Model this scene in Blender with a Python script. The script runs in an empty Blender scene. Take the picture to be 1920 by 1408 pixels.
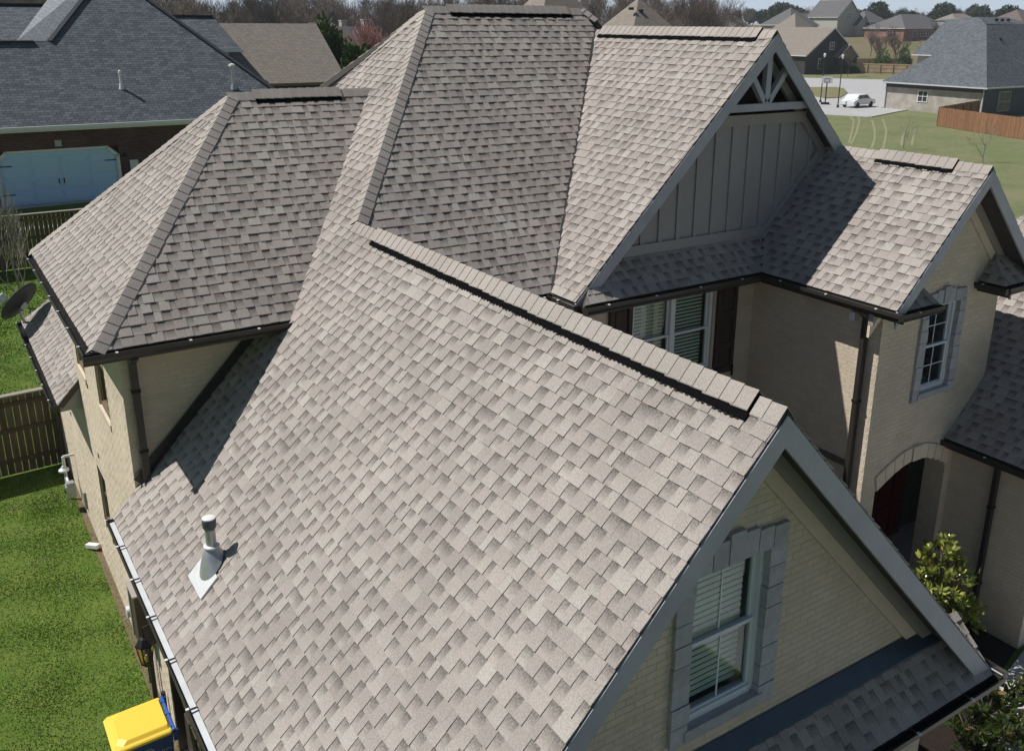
import bpy, bmesh, math, random
import numpy as np
from mathutils import Vector, Matrix
from mathutils.geometry import tessellate_polygon
random.seed(7)
SC = bpy.context.scene
COL = SC.collection
R_ = math.radians
# ------------------------------------------------------------------ camera
cam_d = bpy.data.cameras.new('camera'); cam = bpy.data.objects.new('camera', cam_d); COL.objects.link(cam)
CR = Vector((0.83765573, -0.54616498, 0.00605649)); CU = Vector((0.16104445, 0.25755974, 0.95274743)); CF = Vector((0.52191719, 0.79709859, -0.3037032))
cam.matrix_world = Matrix(((CR.x, CU.x, -CF.x, 0), (CR.y, CU.y, -CF.y, 0), (CR.z, CU.z, -CF.z, 9.35), (0, 0, 0, 1)))
cam_d.sensor_width = 36; cam_d.lens = 1739.66 / 1920 * 36
cam_d.shift_x = -25.99 / 1920; cam_d.shift_y = -105.33 / 1920
cam_d.clip_start = .1; cam_d.clip_end = 6000
SC.camera = cam
# ------------------------------------------------------------------ light
SUN = Vector((-.455, .39, .80)).normalized()      # towards the sun
w = bpy.data.worlds.new('World'); SC.world = w; w.use_nodes = True
nt = w.node_tree; nt.nodes.clear()
sky = nt.nodes.new('ShaderNodeTexSky'); sky.sky_type = 'NISHITA'; sky.sun_disc = False
sky.sun_elevation = math.asin(SUN.z); sky.sun_rotation = math.atan2(SUN.x, SUN.y)
sky.air_density = 1.15; sky.dust_density = .3; sky.ozone_density = 1.0; sky.altitude = 600
bg = nt.nodes.new('ShaderNodeBackground'); bg.inputs[1].default_value = .05
wo = nt.nodes.new('ShaderNodeOutputWorld'); 
gm_ = nt.nodes.new('ShaderNodeNewGeometry'); sz = nt.nodes.new('ShaderNodeSeparateXYZ'); nt.links.new(gm_.outputs['Position'], sz.inputs[0])
hm = nt.nodes.new('ShaderNodeMapRange'); hm.inputs[1].default_value = .0; hm.inputs[2].default_value = .10; hm.interpolation_type = 'SMOOTHSTEP'; nt.links.new(sz.outputs[2], hm.inputs[0])
hx = nt.nodes.new('ShaderNodeMix'); hx.data_type = 'RGBA'; hx.inputs[6].default_value = (13.0, 15.4, 18.4, 1)      # pale haze low on the horizon, all the way round
nt.links.new(hm.outputs[0], hx.inputs[0]); nt.links.new(sky.outputs[0], hx.inputs[7]); nt.links.new(hx.outputs[2], bg.inputs[0]); nt.links.new(bg.outputs[0], wo.inputs[0])
sd = bpy.data.lights.new('sun', 'SUN'); sd.energy = 5.0; sd.angle = R_(.53); sd.color = (1, .965, .915)
so = bpy.data.objects.new('sun', sd); COL.objects.link(so); so.rotation_euler = SUN.to_track_quat('Z', 'Y').to_euler()
so.location = (0, 0, 60)
vs = SC.view_settings; vs.view_transform = 'Standard'; vs.look = 'None'; vs.exposure = -0.05; vs.gamma = 1; vs.use_curve_mapping = False

# ------------------------------------------------------------------ materials
MATS = {}
def nn(nt, t, **k):
    n = nt.nodes.new(t)
    for a, v in k.items(): setattr(n, a, v)
    return n
def mat(name, col, rough=.7, var=.12, scale=6, bump=0, bscale=80, metal=0, spec=.3, col2=None, objvar=0, stretch=None):
    if name in MATS: return MATS[name]
    m = bpy.data.materials.new(name); m.use_nodes = True; t = m.node_tree; L = t.links
    b = t.nodes['Principled BSDF']; b.inputs['Roughness'].default_value = rough
    b.inputs['Metallic'].default_value = metal; b.inputs['Specular IOR Level'].default_value = spec
    tc = nn(t, 'ShaderNodeTexCoord'); src = tc.outputs['Object']
    if stretch:
        mp = nn(t, 'ShaderNodeMapping'); mp.inputs['Scale'].default_value = stretch; L.new(src, mp.inputs[0]); src = mp.outputs[0]
    n = nn(t, 'ShaderNodeTexNoise'); n.inputs['Scale'].default_value = scale; n.inputs['Detail'].default_value = 5; n.inputs['Roughness'].default_value = .65
    L.new(src, n.inputs['Vector'])
    mr = nn(t, 'ShaderNodeMapRange'); mr.inputs[1].default_value = .3; mr.inputs[2].default_value = .7
    L.new(n.outputs[0], mr.inputs[0])
    mx = nn(t, 'ShaderNodeMix', data_type='RGBA')
    c2 = col2 if col2 else tuple(c * (1 - 2 * var) for c in col)
    mx.inputs[6].default_value = (*col, 1); mx.inputs[7].default_value = (*c2, 1); L.new(mr.outputs[0], mx.inputs[0])
    out = mx.outputs[2]
    if objvar:
        oi = nn(t, 'ShaderNodeObjectInfo'); h = nn(t, 'ShaderNodeHueSaturation')
        r = nn(t, 'ShaderNodeMapRange'); r.inputs[3].default_value = 1 - objvar; r.inputs[4].default_value = 1 + objvar
        L.new(oi.outputs['Random'], r.inputs[0]); L.new(r.outputs[0], h.inputs['Value']); L.new(out, h.inputs['Color']); out = h.outputs[0]
    L.new(out, b.inputs['Base Color'])
    if bump:
        n2 = nn(t, 'ShaderNodeTexNoise'); n2.inputs['Scale'].default_value = bscale; n2.inputs['Detail'].default_value = 3
        L.new(src, n2.inputs['Vector'])
        bp = nn(t, 'ShaderNodeBump'); bp.inputs['Strength'].default_value = bump; bp.inputs['Distance'].default_value = .02
        L.new(n2.outputs[0], bp.inputs['Height']); L.new(bp.outputs[0], b.inputs['Normal'])
    MATS[name] = m; return m

def shingle_mat(name, ramp, grit=.30):
    """tab: r = which granule blend, g = 1 on the inset layer, b = 0 at butt .. 1 under the next course"""
    m = bpy.data.materials.new(name); m.use_nodes = True; t = m.node_tree; L = t.links
    b = t.nodes['Principled BSDF']; b.inputs['Roughness'].default_value = .93; b.inputs['Specular IOR Level'].default_value = .12
    at = nn(t, 'ShaderNodeAttribute', attribute_name='tab'); sp = nn(t, 'ShaderNodeSeparateColor'); L.new(at.outputs['Color'], sp.inputs[0])
    cr = nn(t, 'ShaderNodeValToRGB'); cr.color_ramp.interpolation = 'LINEAR'
    e = cr.color_ramp.elements
    for i, c in enumerate(ramp):
        el = e[i] if i < 2 else e.new(.5)
        el.position = i / (len(ramp) - 1); el.color = (*c, 1)
    L.new(sp.outputs[0], cr.inputs[0])
    tc = nn(t, 'ShaderNodeTexCoord')
    n = nn(t, 'ShaderNodeTexNoise'); n.inputs['Scale'].default_value = 85; n.inputs['Detail'].default_value = 4; n.inputs['Roughness'].default_value = .8
    L.new(tc.outputs['Object'], n.inputs['Vector'])
    n3 = nn(t, 'ShaderNodeTexNoise'); n3.inputs['Scale'].default_value = 1.1; n3.inputs['Detail'].default_value = 4
    L.new(tc.outputs['Object'], n3.inputs['Vector'])
    mr = nn(t, 'ShaderNodeMapRange'); mr.inputs[1].default_value = .32; mr.inputs[2].default_value = .68; mr.inputs[3].default_value = 1 - grit; mr.inputs[4].default_value = 1 + grit
    L.new(n.outputs[0], mr.inputs[0])
    mr3 = nn(t, 'ShaderNodeMapRange'); mr3.inputs[1].default_value = .3; mr3.inputs[2].default_value = .7; mr3.inputs[3].default_value = .90; mr3.inputs[4].default_value = 1.09
    L.new(n3.outputs[0], mr3.inputs[0])
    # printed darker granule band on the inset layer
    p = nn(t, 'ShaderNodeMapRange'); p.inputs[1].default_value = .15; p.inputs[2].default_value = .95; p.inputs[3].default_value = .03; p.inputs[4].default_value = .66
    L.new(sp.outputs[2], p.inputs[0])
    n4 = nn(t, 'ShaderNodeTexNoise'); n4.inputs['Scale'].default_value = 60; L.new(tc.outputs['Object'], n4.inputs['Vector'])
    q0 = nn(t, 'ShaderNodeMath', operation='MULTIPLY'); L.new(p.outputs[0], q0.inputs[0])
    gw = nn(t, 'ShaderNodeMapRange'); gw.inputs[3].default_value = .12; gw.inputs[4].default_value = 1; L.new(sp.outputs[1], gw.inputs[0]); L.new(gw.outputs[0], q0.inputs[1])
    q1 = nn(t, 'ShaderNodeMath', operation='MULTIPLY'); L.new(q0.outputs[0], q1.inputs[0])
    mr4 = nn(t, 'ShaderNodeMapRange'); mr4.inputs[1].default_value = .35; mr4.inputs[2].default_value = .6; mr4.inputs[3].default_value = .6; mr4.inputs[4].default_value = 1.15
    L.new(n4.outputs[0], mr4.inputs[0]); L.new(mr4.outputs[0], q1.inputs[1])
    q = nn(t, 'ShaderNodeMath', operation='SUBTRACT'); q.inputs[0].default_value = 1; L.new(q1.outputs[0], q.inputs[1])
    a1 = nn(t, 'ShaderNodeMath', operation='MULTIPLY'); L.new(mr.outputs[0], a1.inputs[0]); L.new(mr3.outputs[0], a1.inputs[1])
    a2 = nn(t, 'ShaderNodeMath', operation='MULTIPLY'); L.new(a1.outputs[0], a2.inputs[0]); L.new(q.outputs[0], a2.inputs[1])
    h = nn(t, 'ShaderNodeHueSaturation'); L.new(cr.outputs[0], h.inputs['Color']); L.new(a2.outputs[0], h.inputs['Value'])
    L.new(h.outputs[0], b.inputs['Base Color'])
    bp = nn(t, 'ShaderNodeBump'); bp.inputs['Strength'].default_value = .35; bp.inputs['Distance'].default_value = .004
    L.new(n.outputs[0], bp.inputs['Height']); L.new(bp.outputs[0], b.inputs['Normal'])
    return m
RAMP = [(.42, .388, .350), (.380, .346, .313), (.388, .345, .314), (.350, .316, .288), (.375, .356, .314), (.325, .290, .266)]
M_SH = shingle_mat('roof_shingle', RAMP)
M_DECK = mat('roof_deck', (.10, .09, .085), .95)
def course_mat(name, c1, c2, c3, course=.143, tab=.3):
    """far roofs: the tabs are smaller than a few pixels, so relief and blend are procedural on local roof coordinates (uv)"""
    m = bpy.data.materials.new(name); m.use_nodes = True; t = m.node_tree; L = t.links
    b = t.nodes['Principled BSDF']; b.inputs['Roughness'].default_value = .93; b.inputs['Specular IOR Level'].default_value = .15
    uv = nn(t, 'ShaderNodeUVMap', uv_map='roof'); br = nn(t, 'ShaderNodeTexBrick')
    br.inputs['Scale'].default_value = 1; br.inputs['Brick Width'].default_value = tab; br.inputs['Row Height'].default_value = course
    br.inputs['Mortar Size'].default_value = .012; br.inputs['Mortar Smooth'].default_value = .3; br.offset = .37; br.squash = 1; br.inputs['Bias'].default_value = 0
    br.inputs['Color1'].default_value = (*c1, 1); br.inputs['Color2'].default_value = (*c2, 1); br.inputs['Mortar'].default_value = (*c3, 1)
    L.new(uv.outputs[0], br.inputs['Vector'])
    n = nn(t, 'ShaderNodeTexNoise'); n.inputs['Scale'].default_value = 5; n.inputs['Detail'].default_value = 6; n.inputs['Roughness'].default_value = .8
    mp = nn(t, 'ShaderNodeMapping'); mp.inputs['Scale'].default_value = (1, 5, 1); L.new(uv.outputs[0], mp.inputs[0]); L.new(mp.outputs[0], n.inputs['Vector'])
    mr = nn(t, 'ShaderNodeMapRange'); mr.inputs[1].default_value = .3; mr.inputs[2].default_value = .7; mr.inputs[3].default_value = .72; mr.inputs[4].default_value = 1.28
    L.new(n.outputs[0], mr.inputs[0])
    h = nn(t, 'ShaderNodeHueSaturation'); L.new(br.outputs['Color'], h.inputs['Color']); L.new(mr.outputs[0], h.inputs['Value']); L.new(h.outputs[0], b.inputs['Base Color'])
    bp = nn(t, 'ShaderNodeBump'); bp.inputs['Strength'].default_value = .5; bp.inputs['Distance'].default_value = .01; bp.invert = True
    L.new(br.outputs['Fac'], bp.inputs['Height']); L.new(bp.outputs[0], b.inputs['Normal'])
    return m
M_RBLUE = course_mat('slate_blue_shingle', (.17, .186, .207), (.10, .111, .127), (.045, .05, .058))
M_RTAN = course_mat('tan_shingle', (.30, .265, .225), (.24, .21, .18), (.15, .13, .11))
M_RBRN = course_mat('brown_shingle', (.20, .155, .14), (.16, .125, .115), (.09, .07, .065))
M_RGRY = course_mat('grey_shingle', (.17, .165, .165), (.13, .125, .13), (.08, .08, .08))

M_BRICK = mat('painted_brick', (.74, .635, .50), .85, var=.1, scale=3.5, bump=.5, bscale=45, col2=(.66, .56, .43), objvar=.07)
def island_var(m, amt):
    t = m.node_tree; b = t.nodes['Principled BSDF']; l = b.inputs['Base Color'].links[0]; src = l.from_socket
    g = nn(t, 'ShaderNodeNewGeometry'); r_ = nn(t, 'ShaderNodeMapRange'); r_.inputs[3].default_value = 1 - amt; r_.inputs[4].default_value = 1 + amt; t.links.new(g.outputs['Random Per Island'], r_.inputs[0])
    n_ = nn(t, 'ShaderNodeTexNoise'); n_.inputs['Scale'].default_value = .8; n_.inputs['Detail'].default_value = 5; t.links.new(g.outputs['Position'], n_.inputs['Vector'])
    q_ = nn(t, 'ShaderNodeMapRange'); q_.inputs[1].default_value = .35; q_.inputs[2].default_value = .65; q_.inputs[3].default_value = .9; q_.inputs[4].default_value = 1.05; t.links.new(n_.outputs[0], q_.inputs[0])
    mu = nn(t, 'ShaderNodeMath', operation='MULTIPLY'); t.links.new(r_.outputs[0], mu.inputs[0]); t.links.new(q_.outputs[0], mu.inputs[1])
    h = nn(t, 'ShaderNodeHueSaturation'); t.links.new(src, h.inputs['Color']); t.links.new(mu.outputs[0], h.inputs['Value']); t.links.new(h.outputs[0], b.inputs['Base Color'])
island_var(M_BRICK, .045)
M_MORTAR = mat('brick_mortar', (.66, .565, .44), .95, var=.1, scale=9, bump=.4)
M_TRIM = mat('grey_trim_paint', (.46, .47, .51), .55, var=.10, scale=2.2, bump=.15, bscale=9)
M_TRIM2 = mat('taupe_trim_paint', (.36, .33, .30), .6, var=.05, scale=3)
M_SOFFIT = mat('soffit_paint', (.22, .17, .11), .7, var=.05)
M_BOARD = mat('board_siding', (.36, .345, .335), .65, var=.05, scale=2)
M_BRONZE = mat('dark_bronze_metal', (.045, .04, .036), .4, var=.1, metal=.2, spec=.5)
M_GUTIN = mat('gutter_guard_metal', (.78, .81, .82), .35, var=.08, metal=.2, spec=.5)
M_GREYV = mat('grey_vent_mesh', (.05, .047, .045), .9, spec=0)
M_BLACK = mat('black_plastic', (.012, .012, .013), .6, var=.1)
M_VENT = mat('black_vent_plastic', (.008, .008, .009), 1.0, var=.1, spec=0)
M_WHITE = mat('white_vinyl', (.76, .78, .80), .4, var=.03)
M_WHITE2 = mat('white_paint', (.78, .78, .76), .5, var=.03)
M_STONE = mat('cast_stone', (.50, .50, .52), .85, var=.12, scale=14, bump=.5, bscale=60, objvar=.08)
M_SHUT = mat('shutter_stain', (.07, .045, .04), .6, var=.2, scale=2, stretch=(8, 8, 1))
M_BLIND = mat('blind_slat', (.82, .82, .74), .5, var=.03)
M_DARKIN = mat('dark_room', (.012, .012, .012), .9)
M_GALV = mat('galvanised_metal', (.50, .52, .54), .38, var=.1, scale=12, metal=.55, spec=.5)
M_GALV2 = mat('flashing_metal', (.72, .73, .73), .45, var=.06, scale=20, metal=.2)
M_DOOR = mat('brown_door', (.085, .065, .055), .5, var=.1, stretch=(6, 6, 1))
M_RED = mat('red_door', (.17, .012, .014), .4, var=.1)
M_CONC = mat('concrete', (.52, .51, .49), .9, var=.06, scale=1.2, bump=.2, bscale=60)
M_CURTAIN = mat('curtain_cloth', (.6, .55, .45), .9, var=.05)
M_DBRICK = mat('dark_red_brick', (.085, .035, .035), .9, var=.2, scale=20)
M_TBRICK = mat('pale_brick', (.42, .38, .34), .9, var=.1, scale=6)
M_RBRICK = mat('red_brick', (.28, .13, .10), .9, var=.15, scale=6)
def brickmat(name, c1, c2, mort):
    m = bpy.data.materials.new(name); m.use_nodes = True; t = m.node_tree; L = t.links; b = t.nodes['Principled BSDF']; b.inputs['Roughness'].default_value = .9; b.inputs['Specular IOR Level'].default_value = .15
    tc = nn(t, 'ShaderNodeTexCoord'); sx = nn(t, 'ShaderNodeSeparateXYZ'); L.new(tc.outputs['Object'], sx.inputs[0]); ad = nn(t, 'ShaderNodeMath', operation='ADD'); L.new(sx.outputs[0], ad.inputs[0]); L.new(sx.outputs[1], ad.inputs[1])
    cb = nn(t, 'ShaderNodeCombineXYZ'); L.new(ad.outputs[0], cb.inputs[0]); L.new(sx.outputs[2], cb.inputs[1]); br = nn(t, 'ShaderNodeTexBrick'); L.new(cb.outputs[0], br.inputs['Vector'])
    br.inputs['Scale'].default_value = 1; br.inputs['Brick Width'].default_value = .21; br.inputs['Row Height'].default_value = .075; br.inputs['Mortar Size'].default_value = .009
    for i, c in (('Color1', c1), ('Color2', c2), ('Mortar', mort)): br.inputs[i].default_value = (*c, 1)
    n = nn(t, 'ShaderNodeTexNoise'); n.inputs['Scale'].default_value = 1.3; n.inputs['Detail'].default_value = 6; L.new(tc.outputs['Object'], n.inputs['Vector'])
    mr = nn(t, 'ShaderNodeMapRange'); mr.inputs[1].default_value = .3; mr.inputs[2].default_value = .7; mr.inputs[3].default_value = .8; mr.inputs[4].default_value = 1.2; L.new(n.outputs[0], mr.inputs[0])
    h = nn(t, 'ShaderNodeHueSaturation'); L.new(br.outputs['Color'], h.inputs['Color']); L.new(mr.outputs[0], h.inputs['Value']); L.new(h.outputs[0], b.inputs['Base Color']); MATS[name] = m; return m
M_DBRICK = brickmat('dark_red_brick_courses', (.12, .05, .045), (.07, .032, .034), (.14, .12, .11))
M_TBRICK = brickmat('pale_brick_courses', (.46, .42, .37), (.38, .34, .30), (.42, .40, .37))
M_RBRICK = brickmat('red_brick_courses', (.32, .15, .115), (.24, .11, .085), (.3, .25, .22))
M_FPOST = mat('fence_wood_old', (.17, .125, .085), .85, var=.25, scale=3, bump=.4, bscale=30, stretch=(6, 6, .7), objvar=.22)
M_CEDAR = mat('fence_wood_cedar', (.33, .17, .09), .8, var=.2, scale=3, stretch=(5, 5, .6), objvar=.18)
M_PINE = mat('fence_wood_pale', (.55, .42, .27), .85, var=.12, scale=1, objvar=.1)
M_BARK = mat('grey_bark', (.15, .125, .105), .95, var=.2, scale=8)
M_TWIG = mat('twig_bark', (.21, .165, .135), .95, var=.2, scale=3, objvar=.2)
M_TWIGR = mat('reddish_twigs', (.42, .20, .19), .9, var=.15, scale=2)
M_PALETWIG = mat('pale_twig_bark', (.36, .32, .27), .9, var=.15)
M_EVER = mat('evergreen_foliage', (.045, .085, .022), .85, var=.3, scale=2, col2=(.10, .15, .035))
M_EVERD = mat('distant_evergreen_foliage', (.085, .125, .06), .9, var=.25, scale=.3, objvar=.2)
M_YEL = mat('yellow_plastic', (.90, .62, .07), .42, var=.02, spec=.4)
M_BLU = mat('blue_plastic', (.025, .06, .24), .45, var=.05, spec=.4)
M_LOGO = mat('white_print', (.45, .5, .6), .6, var=0)
M_GREYBOX = mat('grey_meter_paint', (.36, .34, .31), .5, var=.05)
M_MULCH = mat('dark_mulch', (.035, .025, .02), .95, var=.3, scale=25, bump=.8)
def glass_mat(name, tint, gl):
    m = bpy.data.materials.new(name); m.use_nodes = True; t = m.node_tree; t.nodes.clear()
    o = nn(t, 'ShaderNodeOutputMaterial'); mx = nn(t, 'ShaderNodeMixShader'); tr = nn(t, 'ShaderNodeBsdfTransparent'); g = nn(t, 'ShaderNodeBsdfGlossy')
    tr.inputs[0].default_value = (*tint, 1); g.inputs['Roughness'].default_value = .03; g.inputs['Color'].default_value = (.9, .95, 1, 1)
    fr = nn(t, 'ShaderNodeLayerWeight'); fr.inputs[0].default_value = .5
    pw = nn(t, 'ShaderNodeMath', operation='POWER'); pw.inputs[1].default_value = 4; t.links.new(fr.outputs['Facing'], pw.inputs[0])
    ad = nn(t, 'ShaderNodeMath', operation='MULTIPLY_ADD'); ad.inputs[1].default_value = .7; ad.inputs[2].default_value = gl; t.links.new(pw.outputs[0], ad.inputs[0])
    t.links.new(ad.outputs[0], mx.inputs[0]); t.links.new(tr.outputs[0], mx.inputs[1]); t.links.new(g.outputs[0], mx.inputs[2]); t.links.new(mx.outputs[0], o.inputs[0])
    return m
M_GLASS = glass_mat('window_glass', (.87, .93, .90), .04)
M_GLASS2 = mat('dark_window_glass', (.02, .028, .035), .08, var=.1, spec=.8)
M_LGLASS = glass_mat('lantern_glass', (.95, .85, .45), .1)

# ------------------------------------------------------------------ mesh helpers
class MB:
    def __init__(s): s.v = []; s.f = []; s.c = []
    def poly(s, pts, col=None):
        n = len(s.v); s.v += [tuple(p) for p in pts]; s.f.append(tuple(range(n, n + len(pts))))
        if col is not None: s.c += [col] * len(pts)
    def slab(s, top, bot, sides=True, bottom=True):
        n = len(s.v); k = len(top); s.v += [tuple(p) for p in top] + [tuple(p) for p in bot]
        s.f.append(tuple(range(n, n + k)))
        if bottom: s.f.append(tuple(range(n + 2 * k - 1, n + k - 1, -1)))
        for i in range(k): j = (i + 1) % k; s.f.append((n + i, n + k + i, n + k + j, n + j))
    def box(s, x0, x1, y0, y1, z0, z1):
        s.slab([(x0, y0, z1), (x1, y0, z1), (x1, y1, z1), (x0, y1, z1)], [(x0, y0, z0), (x1, y0, z0), (x1, y1, z0), (x0, y1, z0)])
    def fbox(s, fr, u0, u1, z0, z1, n0, n1):
        O, U, N = fr
        P = lambda u, z, n: (O[0] + U[0] * u + N[0] * n, O[1] + U[1] * u + N[1] * n, z)
        s.slab([P(u0, z0, n1), P(u1, z0, n1), P(u1, z1, n1), P(u0, z1, n1)], [P(u0, z0, n0), P(u1, z0, n0), P(u1, z1, n0), P(u0, z1, n0)])
    def fpoly(s, fr, pts, n0, n1):
        O, U, N = fr
        P = lambda u, z, n: (O[0] + U[0] * u + N[0] * n, O[1] + U[1] * u + N[1] * n, z)
        s.slab([P(a, b, n1) for a, b in pts], [P(a, b, n0) for a, b in pts])
    def tube(s, p0, p1, r0, r1=None, n=8, cap=True):
        r1 = r0 if r1 is None else r1
        p0 = Vector(p0); p1 = Vector(p1); d = (p1 - p0)
        if d.length < 1e-6: return
        d.normalize(); a = d.orthogonal().normalized(); b = d.cross(a)
        k = len(s.v)
        for p, r in ((p0, r0), (p1, r1)):
            for i in range(n):
                t = 2 * math.pi * i / n; s.v.append(tuple(p + (a * math.cos(t) + b * math.sin(t)) * r))
        for i in range(n): j = (i + 1) % n; s.f.append((k + i, k + j, k + n + j, k + n + i))
        if cap: s.f.append(tuple(range(k + n - 1, k - 1, -1))); s.f.append(tuple(range(k + n, k + 2 * n)))
    def beam(s, p0, p1, w, h, up=(0, 0, 1)):
        p0 = Vector(p0); p1 = Vector(p1); d = (p1 - p0).normalized(); up = Vector(up); a = d.cross(up).normalized(); b = a.cross(d)
        q = lambda p, i, j: tuple(p + a * w / 2 * i + b * h / 2 * j)
        s.slab([q(p1, -1, -1), q(p1, 1, -1), q(p1, 1, 1), q(p1, -1, 1)], [q(p0, -1, -1), q(p0, 1, -1), q(p0, 1, 1), q(p0, -1, 1)])
    def lathe(s, c, prof, n=16):
        k = len(s.v); m = len(prof)
        for r, z in prof:
            for i in range(n): t = 2 * math.pi * i / n; s.v.append((c[0] + r * math.cos(t), c[1] + r * math.sin(t), c[2] + z))
        for a in range(m - 1):
            for i in range(n): j = (i + 1) % n; s.f.append((k + a * n + i, k + a * n + j, k + (a + 1) * n + j, k + (a + 1) * n + i))
        s.f.append(tuple(range(k + n - 1, k - 1, -1))); s.f.append(tuple(range(k + (m - 1) * n, k + m * n)))
ORG = {}
def build(name, mb, m, parent=None, smooth=False, **props):
    me = bpy.data.meshes.new(name)
    off = ORG.get(parent.name, (0, 0, 0)) if parent else (0, 0, 0)
    v = mb.v if off == (0, 0, 0) else [(a - off[0], b - off[1], c - off[2]) for a, b, c in mb.v]
    me.from_pydata(v, [], mb.f)
    if m: me.materials.append(m)
    if smooth: me.shade_smooth()
    if mb.c:
        at = me.color_attributes.new('tab', 'FLOAT_COLOR', 'POINT')
        at.data.foreach_set('color', np.array([(a, b, c, 1.) for a, b, c in mb.c], dtype=np.float32).ravel())
    o = bpy.data.objects.new(name, me); COL.objects.link(o)
    if parent: o.parent = parent; ORG[o.name] = off
    for k, val in props.items(): o[k] = val
    return o
def thing(name, loc, label, category, group=None, rz=0, world=False):
    o = bpy.data.objects.new(name, None); COL.objects.link(o); o.location = loc; o.rotation_euler = (0, 0, rz); o.empty_display_size = .3
    o['label'] = label; o['category'] = category
    if group: o['group'] = group
    if world: ORG[o.name] = tuple(loc)
    return o
def tag(o, label, category, group=None):
    o['label'] = label; o['category'] = category
    if group: o['group'] = group
    return o
def copy_tree(root, loc, rz, scale, label, group=None):
    r = root.copy(); COL.objects.link(r); r.location = loc; r.rotation_euler = (0, 0, rz); r.scale = scale
    r['label'] = label
    if group: r['group'] = group
    for ch in root.children:
        c = ch.copy(); COL.objects.link(c); c.parent = r
        for g in ch.children:
            d = g.copy(); COL.objects.link(d); d.parent = c
    return r
def ss(t): t = min(1, max(0, t)); return t * t * (3 - 2 * t)
def T(x, y):
    r = math.hypot(x, y)
    return 2 * ss((y - 22) / 19) * (1 - ss((x - 12) / 25)) + 9 * ss((r - 170) / 260)

# ------------------------------------------------------------------ ground
def ground():
    def axis(lo, hi):
        a = [0]; s = 2.
        while a[-1] < hi: a.append(a[-1] + s); s = s * 1.07 if a[-1] > 50 else 2.
        b = [0]; s = 2.
        while b[-1] > lo: b.append(b[-1] - s); s = s * 1.15 if b[-1] < -20 else 2.
        return sorted(set(a + b))
    xs = axis(-1500, 2500); ys = axis(-1000, 2500); me = bpy.data.meshes.new('ground')
    v = [(x, y, T(x, y)) for y in ys for x in xs]; n = len(xs)
    f = [(j * n + i, j * n + i + 1, (j + 1) * n + i + 1, (j + 1) * n + i) for j in range(len(ys) - 1) for i in range(n - 1)]
    me.from_pydata(v, [], f); me.shade_smooth()
    m = bpy.data.materials.new('lawn_ground'); m.use_nodes = True; t = m.node_tree; L = t.links; b = t.nodes['Principled BSDF']
    b.inputs['Roughness'].default_value = .95; b.inputs['Specular IOR Level'].default_value = .1
    ge = nn(t, 'ShaderNodeNewGeometry'); sx = nn(t, 'ShaderNodeSeparateXYZ'); L.new(ge.outputs['Position'], sx.inputs[0])
    def noise(s, d=4, r=.6):
        n = nn(t, 'ShaderNodeTexNoise'); n.inputs['Scale'].default_value = s; n.inputs['Detail'].default_value = d; n.inputs['Roughness'].default_value = r; L.new(ge.outputs['Position'], n.inputs['Vector']); return n
    def mr(src, a, b_, c=0, d=1):
        x = nn(t, 'ShaderNodeMapRange'); x.inputs[1].default_value = a; x.inputs[2].default_value = b_; x.inputs[3].default_value = c; x.inputs[4].default_value = d; L.new(src, x.inputs[0]); return x.outputs[0]
    def mix(f, a, b_):
        x = nn(t, 'ShaderNodeMix', data_type='RGBA'); L.new(f, x.inputs[0])
        for i, c in ((6, a), (7, b_)):
            if isinstance(c, tuple): x.inputs[i].default_value = (*c, 1)
            else: L.new(c, x.inputs[i])
        return x.outputs[2]
    near = mix(mr(noise(1.3).outputs[0], .35, .65), (.105, .18, .030), (.165, .225, .048))
    near = mix(mr(noise(9, 5, .8).outputs[0], .52, .75), near, (.065, .115, .02))
    near = mix(mr(noise(.8, 3).outputs[0], .62, .75), near, (.19, .17, .08))
    far = mix(mr(noise(.22, 6, .75).outputs[0], .38, .62), (.16, .195, .085), (.235, .235, .13))
    far = mix(mr(noise(2.6, 5, .8).outputs[0], .48, .7), far, (.12, .15, .062))
    far = mix(mr(noise(.09, 4, .7).outputs[0], .55, .68), far, (.25, .23, .135))
    wild = mix(mr(noise(.06).outputs[0], .4, .6), (.15, .15, .07), (.20, .16, .10))
    c = mix(mr(sx.outputs[0], 22, 40), near, far)
    ln = nn(t, 'ShaderNodeVectorMath', operation='LENGTH'); L.new(ge.outputs['Position'], ln.inputs[0])
    c = mix(mr(ln.outputs['Value'], 178, 215), c, wild)
    L.new(c, b.inputs['Base Color'])
    bp = nn(t, 'ShaderNodeBump'); bp.inputs['Strength'].default_value = .9; bp.inputs['Distance'].default_value = .05
    L.new(noise(22, 4, .8).outputs[0], bp.inputs['Height']); L.new(bp.outputs[0], b.inputs['Normal'])
    me.materials.append(m); o = bpy.data.objects.new('ground', me); COL.objects.link(o); o['kind'] = 'structure'
ground()
hz = bpy.data.materials.new('air_haze'); hz.use_nodes = True; ht = hz.node_tree; ht.nodes.clear(); ho = nn(ht, 'ShaderNodeOutputMaterial'); hv = nn(ht, 'ShaderNodeVolumePrincipled')
hv.inputs['Color'].default_value = (.80, .87, .95, 1); hv.inputs['Density'].default_value = .0003; hv.inputs['Anisotropy'].default_value = 0; ht.links.new(hv.outputs[0], ho.inputs['Volume'])
HZ_TOP = 34
def haze():
    b = MB(); b.box(-1700, 2700, -1200, 2700, -1.5, HZ_TOP); o = build('haze', b, hz); o['kind'] = 'stuff'
haze()
def sheet(name, pts, z, m, thick=.03, **pr):
    b = MB(); b.slab([(x, y, T(x, y) + z) for x, y in pts], [(x, y, T(x, y) + z - thick - .3) for x, y in pts]); o = build(name, b, m)
    o['kind'] = pr.get('kind', 'structure'); return o
M_ROAD = mat('pale_street_concrete', (.46, .455, .45), .9, var=.06, scale=.3, bump=.1)
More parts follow.
